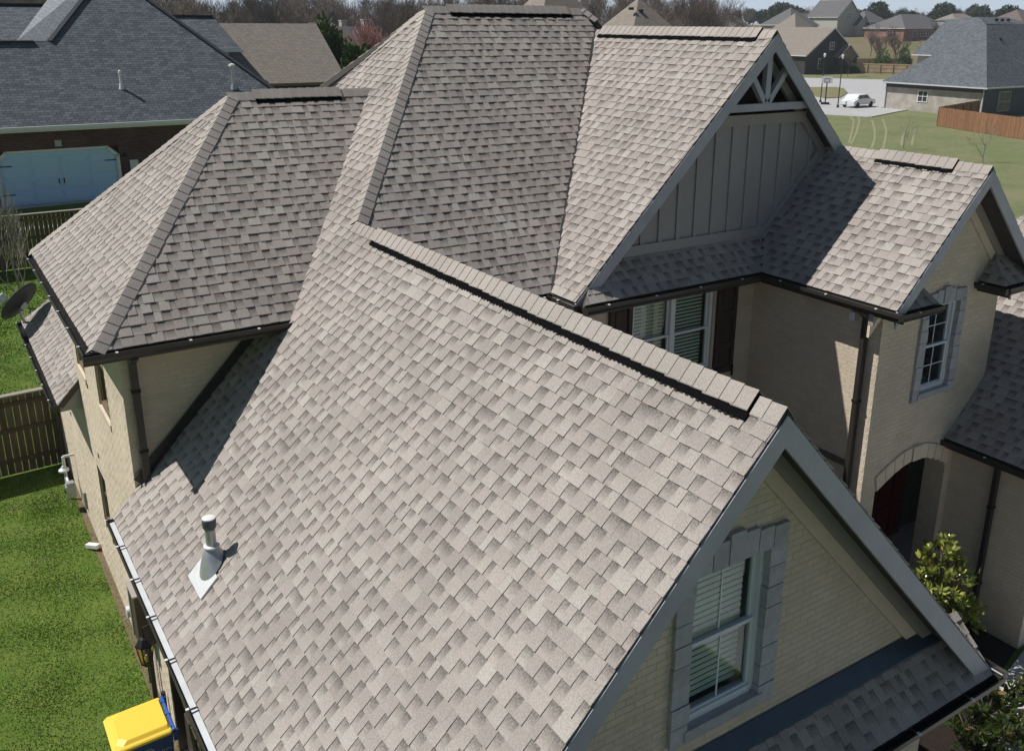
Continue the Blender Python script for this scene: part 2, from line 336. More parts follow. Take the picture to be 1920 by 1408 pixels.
sheet('street', [(97.5, 68.2), (86, 64.5), (80, 78), (110, 130), (128, 134), (152, 103), (141, 85)], .03, M_ROAD)
M_JOINT = mat('street_joint_tar', (.16, .155, .15), .95)
for k_ in range(7):
    x0_, y0_ = 92 + 7.5 * k_, 76 + 6.0 * k_
    sheet('street_joint', [(x0_ - 9, y0_ + 9.5), (x0_ + 9, y0_ - 10.5), (x0_ + 9.12, y0_ - 10.4), (x0_ - 8.88, y0_ + 9.6)], .036, M_JOINT, thick=.004)
sheet('kerb', [(97.6, 68.0), (86, 64.3), (85.8, 64.6), (97.5, 68.3)], .10, M_CONC)
M_ISLE = mat('dry_island_grass', (.24, .22, .11), .95, var=.15, scale=.6)
sheet('grass_island', [(102.6, 84.2), (105.3, 84.0), (113.7, 89.5), (121, 96), (122.6, 99), (116, 101), (108, 95)], .14, M_ISLE)
sheet('path', [(9.2, 4.9), (10.9, 4.95), (12.1, 5.75), (13.3, 6.0), (24, 6.0), (24, -12), (9.2, -12)], .03, M_CONC)
sheet('planting_bed', [(8.05, 4.9), (9.15, 4.9), (10.9, 5.0), (12.1, 5.82), (13.25, 6.1), (13.25, 9.1), (8.05, 9.9)], .02, M_MULCH)
sheet('bounce_cut_ground', [(-1.5, 3.4), (9.1, 3.4), (9.1, -30), (-1.5, -30)], .03, mat('dark_bounce_cut', (.06, .058, .055), .95))  # unseen dark ground, added to cut bounce light on the shaded front walls
sheet('wall_border', [(1.57, 4.5), (1.72, 4.5), (1.72, 22), (1.62, 22)], .012, mat('dry_soil_edge', (.22, .17, .10), .95, var=.25, scale=12, bump=.6))
M_TRACK = mat('worn_grass_track', (.29, .295, .17), .95, var=.12, scale=3)
def track(pts):
    b = MB(); 
    for (x0, y0), (x1, y1) in zip(pts, pts[1:]):
        d = Vector((x1 - x0, y1 - y0, 0)).normalized(); n = Vector((-d.y, d.x, 0)) * .10
        b.slab([(x0 - n.x, y0 - n.y, .018), (x1 - n.x, y1 - n.y, .018), (x1 + n.x, y1 + n.y, .018), (x0 + n.x, y0 + n.y, .018)],
               [(x0 - n.x, y0 - n.y, -.05), (x1 - n.x, y1 - n.y, -.05), (x1 + n.x, y1 + n.y, -.05), (x0 + n.x, y0 + n.y, -.05)])
    o = build('tyre_track', b, M_TRACK); o['kind'] = 'structure'
for tr in [[(88.58, 69.53), (81.15, 62.73), (73.97, 57.24), (65.14, 50.58)], [(91.36, 70.86), (83.08, 63.52), (72.22, 55.4), (64.84, 50.13)], [(83.81, 62.55), (75.56, 55.97), (69.55, 51.41), (63.8, 47.35)], [(85.64, 62.62), (76.57, 55.44), (70.47, 51.01), (64.72, 46.94)], [(79.64, 55.45), (72.9, 51.07), (67.54, 47.31)], [(80.49, 55.12), (72.99, 50.07), (68.42, 46.94)]]:
    track(tr)

# ------------------------------------------------------------------ main house
HX = (6.0, 10.0, 0.0)
house = thing('brick_house', HX, 'big cream brick house filling the foreground under steep grey-brown shingle roofs', 'house', world=True)
ZW = Vector((0, 0, 1))
def frame(D, s, O):
    D = Vector(D); U = D.cross(ZW); q = math.sqrt(1 + s * s); V = (D + ZW * s) / q; N = U.cross(V)
    return dict(D=D, U=U, V=V, N=N, O=Vector(O), q=q, s=s)
def to_uv(F, x, y):
    d = Vector((x - F['O'].x, y - F['O'].y, 0)); return (d.dot(F['U']), d.dot(F['D']) * F['q'])
def P3(F, u, v, h=0): return F['O'] + F['U'] * u + F['V'] * v + F['N'] * h
def clip(poly, tgt):
    """convex clip of poly by convex ccw tgt"""
    out = poly
    for i in range(len(tgt)):
        a = tgt[i]; b = tgt[(i + 1) % len(tgt)]; inp = out; out = []
        ex, ey = b[0] - a[0], b[1] - a[1]
        sd = [ex * (p[1] - a[1]) - ey * (p[0] - a[0]) for p in inp]
        for k in range(len(inp)):
            p, q = inp[k], inp[(k + 1) % len(inp)]; sp, sq = sd[k], sd[(k + 1) % len(inp)]
            if sp >= 0: out.append(p)
            if (sp >= 0) != (sq >= 0):
                t = sp / (sp - sq); out.append((p[0] + (q[0] - p[0]) * t, p[1] + (q[1] - p[1]) * t))
        if len(out) < 3: return []
    return out
def area(p): return .5 * sum(p[i][0] * p[(i + 1) % len(p)][1] - p[(i + 1) % len(p)][0] * p[i][1] for i in range(len(p)))
EXPO = .143
PIECES = []    # (distance to camera, F, poly, kind, tint, v0)
CAMP = Vector((0, 0, 9.35))
def slope(F, plans, singles=False, sink=.02, deck=True, thick=.10):
    polys = []
    for pl in plans:
        q = [to_uv(F, *p) for p in pl]
        if area(q) < 0: q.reverse()
        polys.append(q)
        if deck:
            b = MB(); b.slab([P3(F, *p, -.006) for p in q], [P3(F, *p, -thick) for p in q]); build('roof_slope', b, M_DECK, house)
    vmax = max(p[1] for q in polys for p in q); umin = min(p[0] for q in polys for p in q); umax = max(p[0] for q in polys for p in q)
    k = 0
    while k * EXPO < vmax:
        v0 = k * EXPO; u = umin - random.random() * .4; gap = random.random() < .5
        while u < umax:
            w_ = random.choice((.085, .11, .13, .15, .175)) if not gap else random.choice((.07, .09, .11, .13)); w_ *= random.uniform(.9, 1.1)
            t = random.random()
            if random.random() < .13: t = min(1, .75 + .25 * random.random())
            ja, jb = random.uniform(-.003, .003), random.uniform(-.003, .003)
            rect = [(u + .0006, v0 + ja), (u + w_ - .0006, v0 + jb), (u + w_ - .001, v0 + EXPO + .022), (u + .001, v0 + EXPO + .022)]
            for q in polys:
                c = clip(rect, q)
                if c and area(c) > .0006:
                    cx = P3(F, u + w_ / 2, v0)
                    full = area(c) > (w_ - .002) * (EXPO + .022 - .0035)
                    PIECES.append(((cx - CAMP).length if (singles and full) else 1e9, F, c, gap, t, v0))
            u += w_; gap = not gap if random.random() < .93 else gap
        k += 1
def emit(mb, F, c, gap, t, v0, warp):
    H = .006 if gap else .011
    H += warp
    h = lambda p: .001 + H * (1 - (p[1] - v0) / (EXPO + .022)) + (.003 if not gap else 0)
    top = [P3(F, p[0], p[1], h(p)) for p in c]; n = len(mb.v); k = len(c)
    bot = [P3(F, p[0], p[1], -.004) for p in c]
    mb.v += [tuple(p) for p in top] + [tuple(p) for p in bot]
    mb.f.append(tuple(range(n, n + k)))
    for i in range(k):
        j = (i + 1) % k
        if min(c[i][1], c[j][1]) > v0 + EXPO: continue
        mb.f.append((n + i, n + k + i, n + k + j, n + j))
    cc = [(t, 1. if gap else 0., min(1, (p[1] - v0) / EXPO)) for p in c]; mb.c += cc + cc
def flush_shingles():
    PIECES.sort(key=lambda a: a[0])
    host = [o for o in house.children if o.name.startswith('roof_slope')][0]
    for i, (d, F, c, gap, t, v0) in enumerate(PIECES[:300]):
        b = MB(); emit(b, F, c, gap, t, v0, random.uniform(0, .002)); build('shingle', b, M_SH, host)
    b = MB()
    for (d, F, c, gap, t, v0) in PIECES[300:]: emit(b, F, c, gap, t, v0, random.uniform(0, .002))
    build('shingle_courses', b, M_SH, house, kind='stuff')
S1, S2 = 1.046049, .935914
F_P1 = frame((1, 0, 0), S1, (1.40, 4.026, 3.155))
slope(F_P1, [[(1.40, 4.026), (4.841, 4.026), (4.841, 11.566), (1.40, 11.566)], [(1.40, 11.566), (4.841, 11.566), (5.184, 11.95), (1.40, 11.95)], [(3.2, 11.95), (5.184, 11.95), (7.54, 14.582), (3.2, 19.2)]], singles=True)
F_G1R = frame((-1, 0, 0), S1, (8.282, 4.026, 3.155))
slope(F_G1R, [[(4.841, 4.026), (5.855, 4.026), (5.855, 10.43), (4.841, 11.566)], [(5.855, 4.026), (8.282, 4.026), (8.282, 10.1), (5.855, 10.43)]])
F_P2 = frame((0, 1, 0), S2, (5.8, 10.433, 5.694))
slope(F_P2, [[(5.855, 10.433), (7.265, 10.433), (10.801, 14.22), (10.755, 14.582), (7.54, 14.582), (4.841, 11.566)]])
F_MR = frame((-1, 0, 0), 1.0, (14.6, 14.0, 5.73)); slope(F_MR, [[(10.755, 14.582), (10.96, 14.34), (14.6, 14.3), (14.6, 18.6)]])
F_MB = frame((0, -1, 0), S2, (8, 18.8, 5.63)); slope(F_MB, [[(3.2, 18.8), (7.54, 14.582), (10.755, 14.582), (14.8, 18.8)]])
F_LF = frame((0, 1, 0), .902, (1.357, 11.361, 5.63)); slope(F_LF, [[(1.357, 11.361), (3.766, 11.361), (6.318, 14.324), (4.085, 14.324)]])
F_LL = frame((1, 0, 0), .979, (1.357, 14.3, 5.63)); slope(F_LL, [[(1.357, 11.361), (4.085, 14.324), (1.357, 17.287)]])
F_LB = frame((0, -1, 0), .902, (1.357, 17.287, 5.63)); slope(F_LB, [[(1.357, 17.287), (4.085, 14.324), (6.318, 14.324), (3.766, 17.287)]])
SG2 = 1.00372
F_G2L = frame((1, 0, 0), SG2, (7.265, 9.854, 5.694)); slope(F_G2L, [[(7.265, 9.854), (10.801, 9.854), (10.801, 14.22), (7.265, 10.433)]])
F_G2R = frame((-1, 0, 0), SG2, (14.337, 9.854, 5.694)); slope(F_G2R, [[(12.68, 9.854), (10.801, 9.854), (10.801, 14.22), (14.33, 14.2), (14.33, 11.2)]])
F_SK = frame((0, 1, 0), .985, (7.3, 9.672, 5.694)); slope(F_SK, [[(7.30, 9.672), (10.701, 9.672), (11.175, 10.15), (7.79, 10.15)]])
SG3 = 1.0177
F_G3L = frame((1, 0, 0), SG3, (10.701, 7.239, 5.694)); slope(F_G3L, [[(10.701, 7.239), (12.452, 7.239), (12.452, 10.148), (11.175, 10.148), (10.701, 9.672)]])
F_G3R = frame((-1, 0, 0), SG3, (14.203, 7.239, 5.694)); slope(F_G3R, [[(14.203, 7.239), (12.452, 7.239), (12.452, 11.2), (14.203, 11.2)]])
# corner returns of the right gable
slope(frame((0, 1, 0), 1., (10.70, 7.24, 5.66)), [[(10.74, 7.24), (11.62, 7.24), (11.34, 7.655), (11.13, 7.655)]])
slope(frame((-1, 0, 0), 1.45, (11.64, 7.24, 5.66)), [[(11.64, 7.24), (11.34, 7.655), (11.64, 7.655)]])
slope(frame((0, 1, 0), 1., (13.25, 7.24, 5.66)), [[(13.25, 7.24), (14.2, 7.24), (14.2, 7.655), (13.55, 7.655)]])
slope(frame((1, 0, 0), 1.35, (13.25, 7.24, 5.66)), [[(13.25, 7.24), (13.55, 7.655), (13.25, 7.655)]])
# pent roof under the near gable
F_SK1 = frame((0, 1, 0), .96, (1.5, 3.97, 3.12)); slope(F_SK1, [[(1.5, 3.97), (8.26, 3.97), (8.26, 4.45), (1.5, 4.45)]])
# rear one-storey wing
F_WG = frame((1, 0, 0), 1.0, (1.33, 16.5, 3.13)); slope(F_WG, [[(1.33, 16.5), (4.2, 16.9), (4.2, 19.2), (1.33, 22.0)]])
# entry wing on the right
F_EN = frame((1, 0, 0), 1.0, (13.0, 5.7, 3.1)); slope(F_EN, [[(13.0, 5.7), (17, 5.7), (17, 7.66), (13.0, 7.66)], [(13.88, 7.66), (17, 7.66), (15.6, 9.2), (13.88, 9.2)]])
flush_shingles()

# ridge and hip caps
def caps(p0, p1, D1, s1, D2, s2, lift=.026, w_=.145, flip=False):
    p0 = Vector(p0); p1 = Vector(p1); L = (p1 - p0).length; d = (p1 - p0) / L; n = int(L / EXPO)
    def side(D, s):
        v = -(Vector(D) + ZW * s) / math.sqrt(1 + s * s)      # straight down the slope
        v = v - d * v.dot(d); return v.normalized()
    a, b_ = side(D1, s1), side(D2, s2); up = -(a + b_).normalized()
    for i in range(n + 1):
        s0 = i * EXPO; s1_ = min(L, s0 + EXPO + .03)
        if s1_ - s0 < .05: continue
        mb = MB(); t = .15 + .5 * random.random(); hw = w_ * random.uniform(.97, 1.03)
        rows = []
        for sx, h in ((s0, .015), (s1_, .004)):
            c = p0 + d * sx + up * (lift + h)
            rows.append([c + a * hw - up * .012, c + a * hw * .35 - up * .002, c + up * .002, c + b_ * hw * .35 - up * .002, c + b_ * hw - up * .012])
        for r in rows: mb.v += [tuple(p) for p in r]
        for r in rows: mb.v += [tuple(p - up * .009) for p in r]
        for k in range(4): mb.f.append((k, k + 1, k + 6, k + 5))
        for k in range(4): mb.f.append((k, k + 10, k + 11, k + 1))
        mb.f += [(0, 5, 15, 10), (4, 14, 19, 9)]
        mb.f = [f[::-1] if (i >= 0) else f for f in mb.f]
        mb.c = [(t, .0, .2)] * 20
        build('ridge_cap', mb, M_SH, house)
X_, Y_ = (1, 0, 0), (0, 1, 0); nX, nY = (-1, 0, 0), (0, -1, 0)
def zat(F, x, y): 
    u, v = to_uv(F, x, y); return P3(F, u, v).z
caps((4.841, 4.03, 6.755), (4.841, 4.36, 6.755), X_, S1, nX, S1)
caps((4.841, 4.30, 6.79), (4.841, 10.90, 6.79), X_, S1, nX, S1, w_=.165)
caps((4.841, 10.85, 6.755), (4.841, 11.60, 6.755), X_, S1, nX, S1)
caps((4.86, 11.58, 6.77), (7.54, 14.582, 9.578), X_, S1, Y_, S2)
caps((1.37, 11.375, 5.64), (4.085, 14.324, 8.30), Y_, .902, X_, .979)
caps((1.37, 17.27, 5.64), (4.085, 14.324, 8.30), X_, .979, nY, .902)
caps((4.02, 14.324, 8.30), (4.45, 14.324, 8.30), Y_, .902, nY, .902)
caps((4.40, 14.324, 8.335), (5.80, 14.324, 8.335), Y_, .902, nY, .902, w_=.17)
caps((5.75, 14.324, 8.30), (6.42, 14.324, 8.30), Y_, .902, nY, .902)
caps((7.45, 14.582, 9.578), (7.95, 14.582, 9.578), Y_, S2, nY, S2)
caps((7.90, 14.582, 9.613), (10.40, 14.582, 9.613), Y_, S2, nY, S2, w_=.17)
caps((10.35, 14.582, 9.578), (10.80, 14.582, 9.578), Y_, S2, nY, S2)
caps((10.93, 14.36, 9.40), (10.755, 14.582, 9.60), Y_, S2, nX, 1.0, w_=.12)
caps((7.54 - 2.6, 17.35, 6.86), (7.54, 14.582, 9.578), X_, S1, nY, S2)
caps((10.801, 9.86, 9.243), (10.801, 10.2, 9.243), X_, SG2, nX, SG2)
caps((10.801, 10.15, 9.275), (10.801, 14.0, 9.275), X_, SG2, nX, SG2, w_=.17)
caps((12.452, 7.245, 7.476), (12.452, 7.82, 7.476), X_, SG3, nX, SG3)
caps((12.452, 7.77, 7.51), (12.452, 9.08, 7.51), X_, SG3, nX, SG3, w_=.17)
caps((12.452, 9.03, 7.476), (12.452, 10.0, 7.476), X_, SG3, nX, SG3)
def ridge_vent(p0, p1, D1, s1, side, w_=.205):
    p0 = Vector(p0); p1 = Vector(p1); d = (p1 - p0).normalized(); mb = MB()
    vs_ = []
    for D in (Vector(D1), -Vector(D1)):
        v = -(D + ZW * s1) / math.sqrt(1 + s1 * s1); v.normalize(); vs_.append(v)
    for p, q in ((p0, p1),):
        A = lambda c, k, h: c + vs_[k] * w_ + ZW * h
        top = [A(p, 0, .028), p + ZW * .042, A(p, 1, .028)]; top2 = [A(q, 0, .028), q + ZW * .042, A(q, 1, .028)]
        b0 = [A(p, 0, -.02), p - ZW * .02, A(p, 1, -.02)]; b1 = [A(q, 0, -.02), q - ZW * .02, A(q, 1, -.02)]
        n = 0; mb.v = [tuple(x) for x in top + top2 + b0 + b1]
        mb.f = [(0, 1, 4, 3), (1, 2, 5, 4), (0, 3, 9, 6), (2, 8, 11, 5), (0, 6, 7, 1), (1, 7, 8, 2), (3, 4, 10, 9), (4, 5, 11, 10)]
    rv = build('ridge_vent', mb, M_VENT, house)
    mb = MB(); k = 0; L = (p1 - p0).length; x = .05
    while x < L - .05:
        for s_ in (0, 1):
            c = p0 + d * x + vs_[s_] * (w_ + .004) + ZW * .012
            mb.beam(c, c + d * .03, .010, .02)
        x += .06
    build('vent_louvre', mb, M_GREYV, rv, kind='stuff')
ridge_vent((4.841, 4.29, 6.755), (4.841, 10.88, 6.755), X_, S1, 0)
ridge_vent((4.42, 14.324, 8.30), (5.78, 14.324, 8.30), Y_, .902, 0)
ridge_vent((7.92, 14.582, 9.578), (10.42, 14.582, 9.578), Y_, S2, 0)
ridge_vent((10.801, 10.14, 9.243), (10.801, 14.0, 9.243), X_, SG2, 0)
ridge_vent((12.452, 7.76, 7.476), (12.452, 9.07, 7.476), X_, SG3, 0)
# valley metal lines
mb = MB(); mb.beam((7.28, 10.44, 5.72), (10.801, 14.22, 9.26), .06, .012); build('valley_flashing', mb, M_BRONZE, house)
mb = MB(); mb.beam((10.72, 9.69, 5.715), (11.17, 10.14, 6.17), .05, .012); build('valley_flashing', mb, M_BRONZE, house)

# ------------------------------------------------------------------ walls
def wall_fr(O, facing):
    N = Vector(facing); U = ZW.cross(N); return (Vector((*O, 0)), U, N)
BR = []   # bricks: (dist, fr, poly)
def brick_wall(fr, outline, holes=(), reveal=.13, singles=False, bricks=True, arch=None):
    O, U, N = fr
    P = lambda u, z, n: Vector((O.x + U.x * u + N.x * n, O.y + U.y * u + N.y * n, z))
    loops = [[Vector((u, z, 0)) for u, z in outline]]
    for h in holes: loops.append([Vector((a, b, 0)) for a, b in h])
    tri = tessellate_polygon(loops); flat = [p for l in loops for p in l]
    mb = MB(); mb.v = [tuple(P(p.x, p.y, 0)) for p in flat]
    for t in tri:
        a, b, c = [flat[i] for i in t]
        if (b - a).cross(c - a).z < 0: t = (t[0], t[2], t[1])
        mb.f.append(tuple(t))
    for h in holes:
        for i in range(len(h)):
            a, b = h[i], h[(i + 1) % len(h)]
            mb.poly([P(*a, 0.006), P(*b, 0.006), P(*b, -reveal), P(*a, -reveal)])
    build('wall', mb, M_MORTAR, house)
    if not bricks: return
    o2 = outline if area(outline) > 0 else outline[::-1]
    u0 = min(p[0] for p in o2); u1 = max(p[0] for p in o2); z0 = min(p[1] for p in o2); z1 = max(p[1] for p in o2)
    bw, bh, j = .194, .067, .010; z = z0; row = 0
    while z < z1:
        u = u0 - (bw / 2 if row % 2 else 0)
        while u < u1:
            segs = [(u, u + bw - j)]
            for h in holes:
                hz0 = min(p[1] for p in h); hz1 = max(p[1] for p in h)
                if z + bh > hz0 + .002 and z < hz1 - .002:
                    # horizontal extent of the hole at this course
                    zz = min(max(z + bh / 2, hz0 + .001), hz1 - .001); xs = []
                    for i in range(len(h)):
                        a, b = h[i], h[(i + 1) % len(h)]
                        if (a[1] - zz) * (b[1] - zz) < 0: xs.append(a[0] + (b[0] - a[0]) * (zz - a[1]) / (b[1] - a[1]))
                    if len(xs) < 2: continue
                    ha, hb = min(xs), max(xs); ns = []
                    for a, b in segs:
                        if b <= ha or a >= hb: ns.append((a, b)); continue
                        if a < ha: ns.append((a, ha))
                        if b > hb: ns.append((hb, b))
                    segs = ns
            for a, b in segs:
                if b - a < .02: continue
                c = clip([(a, z), (b, z), (b, z + bh - j), (a, z + bh - j)], o2)
                if c and area(c) > .0012:
                    full = area(c) > .18 * .055
                    BR.append(((P(a, z, 0) - CAMP).length if (singles and full) else 1e9, fr, c))
            u += bw
        z += bh; row += 1
def flush_bricks():
    BR.sort(key=lambda a: a[0])
    def em(mb, fr, c):
        n1 = random.uniform(.0015, .0035); O, U, N = fr
        P = lambda u, z, n: (O.x + U.x * u + N.x * n, O.y + U.y * u + N.y * n, z)
        n = len(mb.v); k = len(c)
        mb.v += [P(a, b, n1) for a, b in c] + [P(a, b, -.004) for a, b in c]
        mb.f.append(tuple(range(n, n + k)))
        for i in range(k): j = (i + 1) % k; mb.f.append((n + i, n + k + i, n + k + j, n + j))
    host = [o for o in house.children if o.name.startswith('wall')][0]
    for d, fr, c in BR[:300]:
        b = MB(); em(b, fr, c); build('brick', b, M_BRICK, host)
    b = MB()
    for d, fr, c in BR[300:]: em(b, fr, c)
    build('brickwork', b, M_BRICK, house, kind='stuff')
rect = lambda a, b, c, d: [(a, c), (b, c), (b, d), (a, d)]
# near gable front: y = 4.45, u = x
W1 = wall_fr((0, 4.45), (0, -1, 0))
G1WIN = (4.45, 5.29, 3.92, 5.34)
brick_wall(W1, [(1.71, 0), (7.97, 0), (7.97, 3.30), (4.841, 6.575), (1.71, 3.30)], [rect(*G1WIN)], singles=True)
# left wall: x = 1.71, u = -y
W2 = wall_fr((1.71, 0), (-1, 0, 0))
yr = lambda y0, y1, z0, z1: rect(-y1, -y0, z0, z1)
WL2 = (13.38, 14.28, 3.86, 5.25); WL1 = (15.50, 16.32, 3.86, 5.25); WLL = (15.02, 15.74, 1.20, 2.28); WDR = (9.55, 11.0, .02, 2.15); WDR2 = (6.2, 8.7, .02, 2.2)
brick_wall(W2, yr(4.45, 11.95, 0, 3.42), [yr(*WDR), yr(*WDR2)])
brick_wall(W2, yr(11.95, 16.75, 0, 5.62), [yr(*WL2), yr(*WL1), yr(*WLL)])
brick_wall(W2, yr(16.75, 22.0, 0, 3.15))
brick_wall(wall_fr((0, 16.75), (0, 1, 0)), rect(-6, -1.71, 3.0, 5.62), bricks=False)
brick_wall(wall_fr((0, 22.0), (0, 1, 0)), rect(-6, -1.71, 0, 3.1), bricks=False)
brick_wall(wall_fr((0, 11.95), (0, -1, 0)), [(1.71, 3.35), (4.0, 5.3), (4.0, 5.62), (1.71, 5.62)])
W4 = wall_fr((0, 10.10), (0, -1, 0)); WC = (8.50, 10.15, 4.08, 5.46)
brick_wall(W4, rect(5.8, 11.03, 2.4, 5.65), [rect(*WC)])
W4b = wall_fr((0, 10.85), (0, -1, 0))
W5 = wall_fr((11.03, 0), (-1, 0, 0)); brick_wall(W5, yr(7.66, 10.10, 0, 5.66))
W6 = wall_fr((0, 7.66), (0, -1, 0)); WG = (12.06, 12.80, 4.06, 5.45)
arch = [(11.36, 0.02)] + [(13.13, .02)] + [(13.13 - 1.77 * i / 10, 2.63 + .30 * math.sin(math.pi * i / 10)) for i in range(11)]
brick_wall(W6, [(11.03, 0), (13.87, 0), (13.87, 5.85), (12.452, 7.32), (11.03, 5.85)], [rect(*WG), arch], reveal=.35)
brick_wall(wall_fr((13.87, 0), (1, 0, 0)), rect(7.66, 12, 3.12, 5.66), bricks=False)
W7 = wall_fr((13.3, 0), (-1, 0, 0)); brick_wall(W7, yr(6.1, 7.66, 0, 3.05))
brick_wall(wall_fr((0, 6.1), (0, -1, 0)), rect(13.3, 17, 0, 3.05))
brick_wall(wall_fr((7.97, 0), (1, 0, 0)), rect(4.45, 10.1, 0, 3.3), bricks=False)
flush_bricks()
mb = MB(); mb.box(11.2, 16, 9.3, 9.4, 0, 3.2); mb.box(11.0, 16, 7.9, 9.4, 3.0, 3.1); mb.box(11.05, 11.12, 7.9, 9.4, 0, 3.05); mb.box(15.9, 16, 7.9, 9.4, 0, 3.1)
build('porch_wall', mb, mat('porch_render', (.16, .14, .12), .9), house)
mb = MB(); mb.box(11.1, 16, 7.7, 9.3, .0, .12); build('porch_floor', mb, M_CONC, house)
mb = MB(); mb.box(13.70, 14.60, 9.22, 9.30, .12, 2.4)
d = build('front_door', mb, M_RED, house)
for k in range(3):
    mb = MB(); mb.box(13.80, 14.12, 9.19, 9.22, .25 + k * .72, .85 + k * .72); mb.box(14.2, 14.5, 9.19, 9.22, .25 + k * .72, .85 + k * .72); build('door_panel', mb, M_RED, d)
# arch stones
for i in range(9):
    a0, a1 = i / 9, (i + 1) / 9
    f = lambda t, r: (13.13 - 1.77 * t - (0.5 - t) * 0 , 2.63 + .30 * math.sin(math.pi * t) + r)
    e = lambda t, r: (12.245 + (12.245 - (13.13 - 1.77 * t)) * (-1) * (1 + r * .25), 2.63 + .30 * math.sin(math.pi * t) + r)
    mb = MB(); mb.fpoly(W6, [e(a0 + .004, .0), e(a0 + .004, .24), e(a1 - .004, .24), e(a1 - .004, .0)], 0, .035 if i != 4 else .055)
    build('arch_stone', mb, M_BRICK, house)

# ------------------------------------------------------------------ windows
def window(fr, win, sashes=1, blind=True, deep=.0, cols=2, rows=(1, 1), curtain=False, plain=False, frame_m=None):
    """win = (u0, u1, z0, z1) in the wall's own coordinates"""
    u0, u1, z0, z1 = win; fm = frame_m or M_WHITE; n0 = -.12 - deep
    mb = MB(); t = .055
    mb.fbox(fr, u0, u0 + t, z0, z1, n0, n0 + .09); mb.fbox(fr, u1 - t, u1, z0, z1, n0, n0 + .09)
    mb.fbox(fr, u0 + t, u1 - t, z1 - t, z1, n0, n0 + .09); mb.fbox(fr, u0 + t, u1 - t, z0, z0 + t * 1.3, n0, n0 + .10)
    W = build('window', mb, fm, house)
    w_ = (u1 - u0 - 2 * t) / sashes
    for s in range(sashes):
        a = u0 + t + s * w_; b = a + w_
        if s: 
            m2 = MB(); m2.fbox(fr, a - .045, a + .045, z0 + t, z1 - t, n0 + .002, n0 + .1); build('mullion', m2, fm, W)
            a += .045
        if s < sashes - 1: b -= .045
        zm = (z0 + z1) / 2
        for lo, hi, nz in ((z0 + t, zm + .02, n0 + .045), (zm - .02, z1 - t, n0 + .015)):
            m2 = MB(); q = .035
            m2.fbox(fr, a, a + q, lo, hi, nz, nz + .03); m2.fbox(fr, b - q, b, lo, hi, nz, nz + .03)
            m2.fbox(fr, a + q, b - q, lo, lo + q, nz, nz + .03); m2.fbox(fr, a + q, b - q, hi - q, hi, nz, nz + .03)
            build('sash', m2, fm, W)
            m2 = MB(); m2.fbox(fr, a + q, b - q, lo + q, hi - q, nz + .010, nz + .014); build('pane', m2, M_GLASS, W)
            m2 = MB(); k = rows[0]
            for c in range(1, cols): x = a + q + (b - a - 2 * q) * c / cols; m2.fbox(fr, x - .007, x + .007, lo + q, hi - q, nz + .015, nz + .021)
            for r in range(1, k): y = lo + q + (hi - lo - 2 * q) * r / k; m2.fbox(fr, a + q, b - q, y - .007, y + .007, nz + .0155, nz + .0205)
            if m2.v: build('muntin', m2, fm, W)
        if blind:
            z = z0 + t + .03
            while z < z1 - t - .02:
                m2 = MB(); O, U, N = fr; P = lambda u, z_, n: (O.x + U.x * u + N.x * n, O.y + U.y * u + N.y * n, z_)
                e = a + .03, b - .03
                m2.slab([P(e[0], z, n0 - .045), P(e[1], z, n0 - .045), P(e[1], z + .029, n0 - .060), P(e[0], z + .029, n0 - .060)],
                        [P(e[0], z - .001, n0 - .048), P(e[1], z - .001, n0 - .048), P(e[1], z + .028, n0 - .063), P(e[0], z + .028, n0 - .063)])
                build('blind_slat', m2, M_BLIND, W); z += .058
        if curtain and s == 0:
            m2 = MB(); 
            for k in range(6):
                x = a + .28 + k * .06; m2.fbox(fr, x, x + .052, z0 + .3, z1 - .04, n0 - .075 - .02 * (k % 2), n0 - .07 - .02 * (k % 2) + .004)
            build('curtain', m2, M_CURTAIN, W)
    mb = MB(); mb.fbox(fr, u0, u1, z0, z1, n0 - .30, n0 - .29); mb.fbox(fr, u0, u0 + .002, z0, z1, n0 - .29, n0); mb.fbox(fr, u1 - .002, u1, z0, z1, n0 - .29, n0)
    build('room_back', mb, M_DARKIN, W)
    return W
def stone_surround(fr, win, side=.17, head=.22, jagged=True, under=.12):
    u0, u1, z0, z1 = win
    n = 8; hh = (z1 - z0 + under) / n
    for sgn in (-1, 1):
        for k in range(n):
            wd = side + random.uniform(-.006, .006)
            za = z0 - under + k * hh
            mb = MB(); a, b = (u0 - wd, u0 - .005 + random.uniform(0, .03)) if sgn < 0 else (u1 + .005 - random.uniform(0, .03), u1 + wd)
            mb.fbox(fr, a, b, za + .004, za + hh - .004, -.10, .045 + random.uniform(-.006, .006)); build('quoin_stone', mb, M_STONE, house)
    k = 7; tw = (u1 - u0 + 2 * side) / k
    for i in range(k):
        a = u0 - side + i * tw; up = head + (.05 if i == 3 else .0) - .012 * abs(i - 3) + .02 * (i in (2, 4))
        mb = MB(); mb.fbox(fr, a + .004, a + tw - .004, z1 - .01, z1 + up, -.10, .045 + (.012 if i == 3 else 0) + random.uniform(-.005, .005)); build('lintel_stone', mb, M_STONE, house)
def sill(fr, win, m, d=.06, h=.09):
    u0, u1, z0, z1 = win; mb = MB(); mb.fbox(fr, u0 - .02, u1 + .02, z0 - h, z0 + .004, -.13, d); build('window_sill', mb, m, house)
window(W1, G1WIN, cols=2); stone_surround(W1, G1WIN); sill(W1, G1WIN, M_STONE, .06, .1)
window(W4, WC, sashes=2, curtain=True, cols=1); sill(W4, WC, M_BRICK)
window(W6, WG, blind=False, cols=2, rows=(2, 2)); stone_surround(W6, WG, side=.15, head=.2); sill(W6, WG, M_STONE)
M_BRNWIN = mat('brown_window_frame', (.20, .15, .10), .5)
L_ = lambda w_: (-w_[1], -w_[0], w_[2], w_[3])
